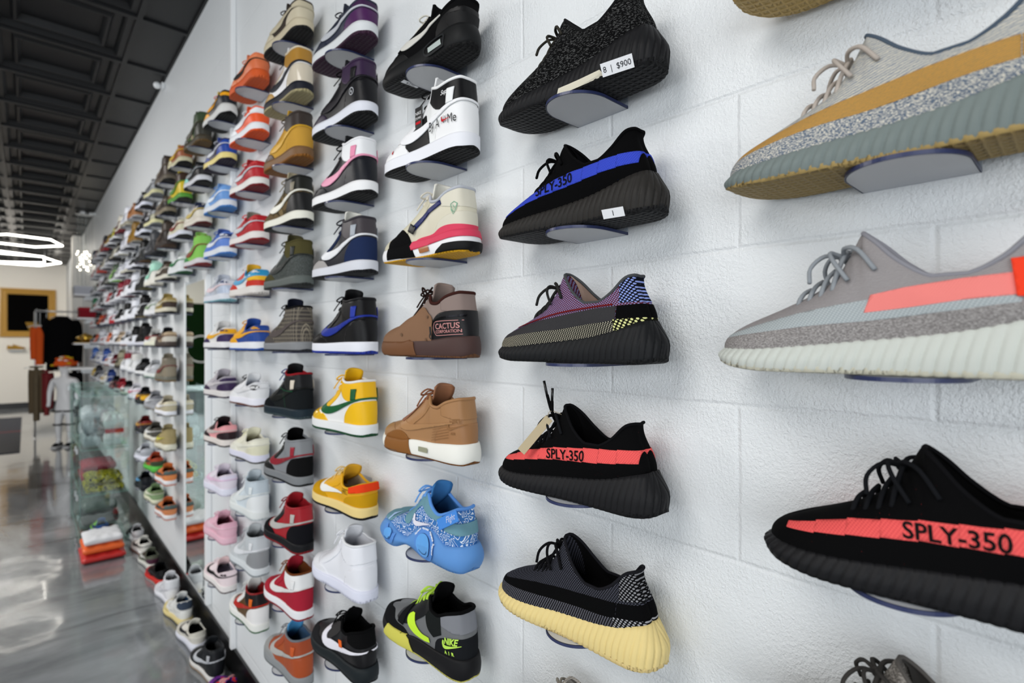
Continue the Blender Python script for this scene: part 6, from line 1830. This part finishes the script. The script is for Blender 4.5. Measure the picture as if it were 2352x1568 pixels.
def gold_heap():
    rnd = random.Random(2)
    root = thing('gold_sculpture', (.56, 8.90, HC - .0195), 'crumpled gold metallic ornament on the third white wall shelf', 'ornament')
    bm = bmesh.new(); box(bm, -.10, .10, -.15, .15, 0, .012, .003)
    link_mesh('base', bm_mesh(bm, 'b', False), GOLD, root)
    for i in range(9):
        bm = bmesh.new()
        bmesh.ops.create_icosphere(bm, subdivisions=3, radius=.05)
        sx, sy, sz = rnd.uniform(.7, 1.3), rnd.uniform(.8, 1.4), rnd.uniform(.5, .9)
        ph = rnd.uniform(0, 6)
        for v in bm.verts:
            f = 1 + .22 * math.sin(v.co.x * 90 + ph) * math.sin(v.co.y * 80 + ph)
            v.co = Vector((v.co.x * sx * f, v.co.y * sy * f, v.co.z * sz * f))
        zmin = min(v.co.z for v in bm.verts)
        cx, cy = rnd.uniform(-.05, .05), rnd.uniform(-.10, .10)
        for v in bm.verts:
            v.co += Vector((cx, cy, -zmin + .0 + rnd.choice((0, 0)) + (.035 if i > 5 else .011)))
        link_mesh('crumpled_lobe', bm_mesh(bm, 'c'), GOLD, root)
gold_heap()

# crystal chandelier close to the wall
def chandelier():
    root = thing('crystal_chandelier', (.575, 9.15, CEIL), 'lit crystal strand chandelier hanging by the far end of the shoe wall', 'chandelier')
    em, nt, b = nodes_of('lit crystal')
    b.inputs['Emission Color'].default_value = (1, .9, .72, 1)
    b.inputs['Emission Strength'].default_value = 9.0
    cr = glassy('crystal strand', (.93, .93, .93, 1), .35)
    bm = bmesh.new()
    bmesh.ops.create_cone(bm, cap_ends=True, segments=24, radius1=.09, radius2=.09, depth=.03, matrix=Matrix.Translation((0, 0, -.0155)))
    link_mesh('canopy', bm_mesh(bm, 'c', False), CHROME, root)
    rnd = random.Random(5)
    for i in range(14):
        a = i * 2.4
        r = .088 * math.sqrt((i + .5) / 14)
        x, y = r * math.cos(a), r * math.sin(a)
        bm = bmesh.new()
        z = -.031
        end = -1.10 + r * 2
        tube(bm, [(x, y, z), (x, y, end)], .0018, n=4, smooth=False)
        while z > end:
            bmesh.ops.create_icosphere(bm, subdivisions=1, radius=.006, matrix=Matrix.Translation((x, y, z - .02)))
            z -= .035
        link_mesh('crystal_strand', bm_mesh(bm, 's', False), cr, root)
    for i in range(24):
        a = i * 2.4 + 1
        r = .085 * math.sqrt((i + .5) / 24)
        bm = bmesh.new()
        bmesh.ops.create_icosphere(bm, subdivisions=2, radius=.009, matrix=Matrix.Translation((r * math.cos(a), r * math.sin(a), -.53 - .04 * (i % 7))))
        link_mesh('bulb', bm_mesh(bm, 'b'), em, root)
chandelier()

# ceiling light: nested bright tube hexagons
def hex_light():
    root = thing('ceiling_light', (-.35, 13.2, CEIL), 'white glowing hexagon tube fixture under the black ceiling', 'light')
    em, nt, b = nodes_of('white light tube')
    b.inputs['Emission Color'].default_value = (1, .95, .86, 1)
    b.inputs['Emission Strength'].default_value = 11.0
    def hexa(cx, cy, rx, ry, z, rot):
        return [(cx + rx * math.cos(PI / 3 * i + rot), cy + ry * math.sin(PI / 3 * i + rot), z) for i in range(6)]
    for cx, cy, rx, ry, z, rot in ((.25, .9, .62, .95, -.14, 0), (-.15, -.75, .85, .9, -.30, .5), (-1.25, .2, .7, 1.0, -.14, 0), (.30, -1.9, .5, .6, -.16, .2)):
        P = hexa(cx, cy, rx, ry, z, rot)
        bm = bmesh.new()
        tube(bm, P, .009, n=8, smooth=False, closed=True)
        t = link_mesh('light_tube', bm_mesh(bm, 't'), em, root)
        for q in (P[0], P[3]):
            bm = bmesh.new()
            tube(bm, [(q[0], q[1], q[2] + .022), (q[0], q[1], -.0005)], .002, n=5, smooth=False)
            link_mesh('suspension_wire', bm_mesh(bm, 'w'), CHROME, root)
hex_light()

# framed black picture with a small gold trophy, on the end wall
def framed():
    x0, x1, z0, z1 = -.43, .50, HC + .10, HC + 1.17
    root = thing('framed_picture', ((x0 + x1) / 2, YEND - .0005, z0), 'wide gold frame around a black picture of a gold basket', 'picture')
    w, h = (x1 - x0) / 2, z1 - z0
    gm = mat('b98f45', 'plastic')
    bm = bmesh.new()
    prof = [(0, 0), (0, -.05), (.03, -.055), (.06, -.03), (.10, -.045), (.13, -.02), (.13, 0)]
    rings = []
    for off, dy in prof:
        rings.append([bm.verts.new(p) for p in ((-w + off, dy, off), (w - off, dy, off), (w - off, dy, h - off), (-w + off, dy, h - off))])
    for a, b in zip(rings, rings[1:]):
        for k in range(4):
            bm.faces.new((a[k], a[(k + 1) % 4], b[(k + 1) % 4], b[k]))
    bmesh.ops.recalc_face_normals(bm, faces=bm.faces)
    link_mesh('gold_frame', bm_mesh(bm, 'f', False), gm, root)
    bm = bmesh.new(); box(bm, -w + .125, w - .125, -.015, -.001, .125, h - .125)
    c = link_mesh('canvas', bm_mesh(bm, 'c', False), mat('020202', 'cloth'), root)
    bm = bmesh.new()
    cx = .06
    vs = [bm.verts.new((cx + x, -.0165, z)) for x, z in ((-.045, .14), (.045, .14), (.10, .30), (.11, .33), (-.11, .33), (-.10, .30))]
    bm.faces.new(vs)
    bm2 = bm
    link_mesh('painted_basket', bm_mesh(bm2, 'b', False), mat('8a6a2c', 'matte'), c)
framed()
def wall_pic(px, py, d=0.0):
    t = (px - 1176) / 1220
    ct, st = math.cos(THETA), math.sin(THETA)
    y = YEND - d
    x = y * (st + t * ct) / (ct - t * st)
    z = x * st + y * ct
    return x, y, HC + (784 - py) * z / 1220
for i, (px, py) in enumerate(((37, 802), (88, 802))):
    x, y, z = wall_pic(px, py, .1)
    root = thing('wall_shelf', (x, YEND - .0005, z - .002), 'small white shelf under the %s gold shoe on the end wall' % ('left' if i == 0 else 'right'), 'shelf')
    bm = bmesh.new(); box(bm, -.14, .14, -.15, 0, -.012, 0, .002)
    link_mesh('shelf_board', bm_mesh(bm, 'b', False), WHT, root)
    bm = bmesh.new(); box(bm, -.10, .10, -.012, 0, -.05, -.0125, .002)
    link_mesh('wall_plate', bm_mesh(bm, 'b', False), WHT, root)
    build_shoe('low', 'lo', H('b98f3c:metal', 'b98f3c:metal', 'b98f3c:metal', 'b98f3c:metal', 'b98f3c:metal', 'c9a04a:metal', N_, 'b98f3c:metal', 'a98032:metal', lin='6a4c1c:cloth', lace='b98f3c:metal', tng='b98f3c:metal'),
               (x, YEND - .09, z - .0015), 'gold low top on the end wall, %s of the two' % ('left' if i == 0 else 'right'), 'gold sneakers on the end wall', math.radians(170 if i else 10))
x, y, z = wall_pic(108, 872, .15)
root = thing('wall_shelf', (x, YEND - .0005, z), 'white floating shelf low on the end wall behind the clothes', 'shelf')
bm = bmesh.new(); box(bm, -.25, .25, -.28, 0, 0, .07, .004)
link_mesh('shelf_board', bm_mesh(bm, 'b', False), WHT, root)
bm = bmesh.new(); box(bm, -.2, .2, -.02, 0, -.10, -.0005, .004)
link_mesh('wall_plate', bm_mesh(bm, 'b', False), WHT, root)

# clothes rack with hanging garments
RY, RX = 10.75, .40
def rack():
    root = thing('clothes_rack', (RX, RY, 0), 'chrome clothes rack standing near the end of the shoe wall', 'clothes rack')
    def t(n, pts, r):
        bm = bmesh.new(); tube(bm, pts, r, n=8, smooth=False)
        link_mesh(n, bm_mesh(bm, n), CHROME, root)
    t('rail', [(-.30, 0, 1.93), (.20, 0, 1.93)], .012)
    for x in (-.30, .20):
        t('upright', [(x, 0, .03), (x, 0, 1.918)], .012)
        t('foot', [(x, -.22, .013), (x, .22, .013)], .012)
rack()
def garment(name, label, cat, cx, cy, ztop, zbot, w, d, col, sleeve, collar=None, group=None):
    root = thing(name, (cx, cy, ztop), label, cat, group)
    K, R = 22, 16
    bm = bmesh.new()
    G = []
    for j in range(R + 1):
        t = j / R
        z = -(t) * (ztop - zbot)
        ww = w * (.45 + .55 * min(1, (t / .14)) ** .5) * (1 - .05 * t)
        dd = d * (.35 + .65 * min(1, t / .25))
        row = []
        for k in range(K):
            a = 2 * PI * k / K
            f = 1 + .07 * math.sin(a * 5 + 2) * t
            row.append(bm.verts.new((ww / 2 * math.copysign(abs(math.cos(a)) ** .8, math.cos(a)) * f, dd / 2 * math.sin(a) * f, z)))
        G.append(row)
    for j in range(R):
        for k in range(K):
            bm.faces.new((G[j][k], G[j][(k + 1) % K], G[j + 1][(k + 1) % K], G[j + 1][k]))
    bm.faces.new(G[0])
    bmesh.ops.recalc_face_normals(bm, faces=bm.faces)
    link_mesh('body', bm_mesh(bm, 'body'), M(col, 'cloth'), root)
    L_ = (ztop - zbot)
    for s in (-1, 1):
        bm = bmesh.new()
        x = s * w * .40
        tube(bm, [(x * .9, 0, -.05 * L_), (x * 1.25, 0, -.16 * L_), (x * 1.38, -.01, -.5 * L_), (x * 1.34, -.02, -.86 * L_)], lambda u: .060 - .018 * u, n=10)
        link_mesh('sleeve', bm_mesh(bm, 'sleeve'), M(sleeve, 'cloth'), root)
    bm = bmesh.new()
    tube(bm, [(.07 * math.cos(a), .045 * math.sin(a), .005) for a in [2 * PI * i / 10 for i in range(10)]], .014, n=6, closed=True, smooth=False)
    link_mesh('collar', bm_mesh(bm, 'collar'), M(collar or col, 'cloth'), root)
    bm = bmesh.new()
    h = 1.93 - ztop
    tube(bm, [(-.14, 0, -.012), (0, 0, .02), (.14, 0, -.012)], .006, n=6)
    tube(bm, [(0, 0, .02), (0, 0, max(.03, h - .03)), (.012, 0, h - .004), (0, 0, h + .018), (-.018, 0, h + .010)], .003, n=5)
    link_mesh('hanger', bm_mesh(bm, 'hanger'), CHROME, root)
    return root
garment('hanging_jacket', 'black jacket hanging at the front of the chrome rack', 'jacket', RX + .005, RY, 1.84, 1.03, .38, .20, '0b0b0d', '0b0b0d', '1a1a1c')
garment('hanging_jacket', 'orange jacket hanging behind the black one', 'jacket', RX - .245, RY + .02, 1.70, 1.12, .12, .22, 'e8602a', 'e8602a', 'e4dcd4')
garment('hanging_trousers', 'long striped beige and brown garment at the left of the rack', 'clothing', RX - .285, RY, 1.08, .28, .08, .20, pat('rows', '8a7c64', '4a4034', .3), '6a5c48')
garment('hanging_trousers', 'dark red garment under the orange jacket', 'clothing', RX - .17, RY, 1.02, .35, .07, .18, '8a3a3c', '7a2c30')
garment('hanging_coat', 'long black garment at the right of the rack', 'clothing', RX + .16, RY, 1.02, .30, .10, .22, '101012', '101012')

# plain shop mannequin with a bright flowered hat
def mannequin():
    mx, my = .40, 9.75
    root = thing('child_mannequin', (mx, my, 0), 'plain white child mannequin standing before the clothes rack', 'mannequin', None, (0, 0, math.radians(-25)))
    WM = mat('e9eaec', 'plastic')
    pts = [(0, 0, .56), (0, 0, .72), (0, 0, .88), (0, 0, .97), (0, 0, 1.02), (0, 0, 1.10), (0, 0, 1.19),
           (-.13, 0, .93), (-.17, -.01, .76), (-.16, -.05, .62), (-.16, -.07, .56), (.13, 0, .93), (.17, -.01, .76), (.16, -.05, .62), (.16, -.07, .56),
           (-.06, 0, .50), (-.07, -.01, .30), (-.07, .01, .08), (-.07, -.06, .035), (.06, 0, .50), (.07, -.02, .30), (.07, .01, .08), (.07, -.06, .035)]
    ed = [(0, 1), (1, 2), (2, 3), (3, 4), (4, 5), (5, 6), (2, 7), (7, 8), (8, 9), (9, 10), (2, 11), (11, 12), (12, 13), (13, 14), (0, 15), (15, 16), (16, 17), (17, 18), (0, 19), (19, 20), (20, 21), (21, 22)]
    rad = [.095, .085, .10, .05, .038, .085, .07, .05, .036, .026, .03, .05, .036, .026, .03, .072, .05, .034, .032, .072, .05, .034, .032]
    me = bpy.data.meshes.new('figure')
    me.from_pydata(pts, ed, [])
    o = link_mesh('figure', me, WM, root)
    sk = o.modifiers.new('Skin', 'SKIN')
    ss = o.modifiers.new('Subsurf', 'SUBSURF')
    ss.levels = ss.render_levels = 2
    me.skin_vertices[0].data[0].use_root = True
    for i, r in enumerate(rad):
        me.skin_vertices[0].data[i].radius = (r, r * .85)
    for s in (-1, 1):
        bm = bmesh.new()
        for z, r in ((.31, .058), (.50, .080)):
            tube(bm, [(s * .065 + r * math.cos(a), -.012 + r * .95 * math.sin(a), z) for a in [2 * PI * i / 14 for i in range(14)]], .012, n=6, closed=True, smooth=False)
        link_mesh('black_band', bm_mesh(bm, 'bb'), BLK, root)
        bm = bmesh.new()
        tube(bm, [(s * .07, .055, .028), (s * .07, 0, .032), (s * .072, -.08, .028), (s * .075, -.13, .020)], lambda u: .030 if u < .8 else .024, n=10)
        sh = link_mesh('shoe', bm_mesh(bm, 'shoe'), mat('17181b', 'cloth'), root)
        bm = bmesh.new()
        box(bm, s * .07 - .036, s * .07 + .036, -.155, .088, .001, .016, .006)
        link_mesh('shoe_sole', bm_mesh(bm, 'ss'), mat('e4e4e6', 'rubber'), sh)
    rnd = random.Random(11)
    hat = thing('flower_hat', (mx, my, 1.13), 'orange, white and yellow flowered hat on the white mannequin', 'hat')
    bm = bmesh.new()
    bmesh.ops.create_uvsphere(bm, u_segments=20, v_segments=10, radius=.125)
    for v in bm.verts:
        v.co.z = max(0.0, v.co.z) * .95 + (0 if v.co.z > 0 else 0)
    bmesh.ops.remove_doubles(bm, verts=bm.verts, dist=1e-4)
    link_mesh('crown', bm_mesh(bm, 'crown'), mat('e8622a', 'cloth'), hat)
    for i in range(34):
        a, e = rnd.uniform(0, 2 * PI), rnd.uniform(0, PI / 2)
        c = Vector((math.cos(a) * math.cos(e), math.sin(a) * math.cos(e), math.sin(e) * .95)) * .128
        bm = bmesh.new()
        for p_ in range(5):
            q = c + Vector((math.cos(p_ * 1.257) * .016, math.sin(p_ * 1.257) * .016, .004))
            bmesh.ops.create_icosphere(bm, subdivisions=1, radius=.014, matrix=Matrix.Translation(q))
        link_mesh('flower', bm_mesh(bm, 'fl'), mat(rnd.choice(['e8622a', 'ef7434', 'f1f1f1', 'e8622a', 'e9c22c', 'd8402a']), 'cloth'), hat)
mannequin()

# dark mat on the floor at the far left
root = thing('floor_mat', (-.66, 11.8, .0006), 'dark blue grey rubber mat lying on the polished floor', 'mat')
bm = bmesh.new(); box(bm, -.60, .60, -2.2, 2.2, 0, .010, .003)
link_mesh('mat_surface', bm_mesh(bm, 'm', False), mat('2b2f3a', 'rubber'), root)
bm = bmesh.new(); box(bm, -.60, .60, -.02, .02, .0102, .012)
link_mesh('red_line', bm_mesh(bm, 'm', False), mat('a83c40', 'rubber'), root)

# little white cameras where ceiling meets wall
for px, py, lab in ((375, 176, 'small white security camera on the wall top, nearer of two'), (218, 494, 'small white security camera on the wall top, farther of two')):
    y = wall_y(px) - .05
    root = thing('security_camera', (WALL - .001, y, CEIL - .03), lab, 'camera')
    bm = bmesh.new(); box(bm, -.02, 0, -.02, .02, -.02, .02, .003)
    link_mesh('mount', bm_mesh(bm, 'm', False), WHT, root)
    bm = bmesh.new(); bmesh.ops.create_uvsphere(bm, u_segments=12, v_segments=8, radius=.022, matrix=Matrix.Translation((-.042, 0, -.004)))
    link_mesh('camera_head', bm_mesh(bm, 'h'), WHT, root)

# green hedge panel with a white ring, left of the picture on the end wall (seen in the mirror)
root = thing('hedge_panel', (-2.1, YEND - .0005, .12), 'dark green artificial hedge panel with white ring on the end wall', 'wall panel')
bm = bmesh.new(); box(bm, -.8, .8, -.05, 0, 0, 2.35, .004)
link_mesh('hedge_backing', bm_mesh(bm, 'h', False), pat('camo', '0c1f0c', '143214', 3, '0a180a'), root)
bm = bmesh.new(); tube(bm, [(.35 * math.cos(a), -.062, 1.15 + .35 * math.sin(a)) for a in [2 * PI * i / 24 for i in range(24)]], .02, n=6, closed=True, smooth=False)
link_mesh('white_ring', bm_mesh(bm, 'r'), WHT, root)
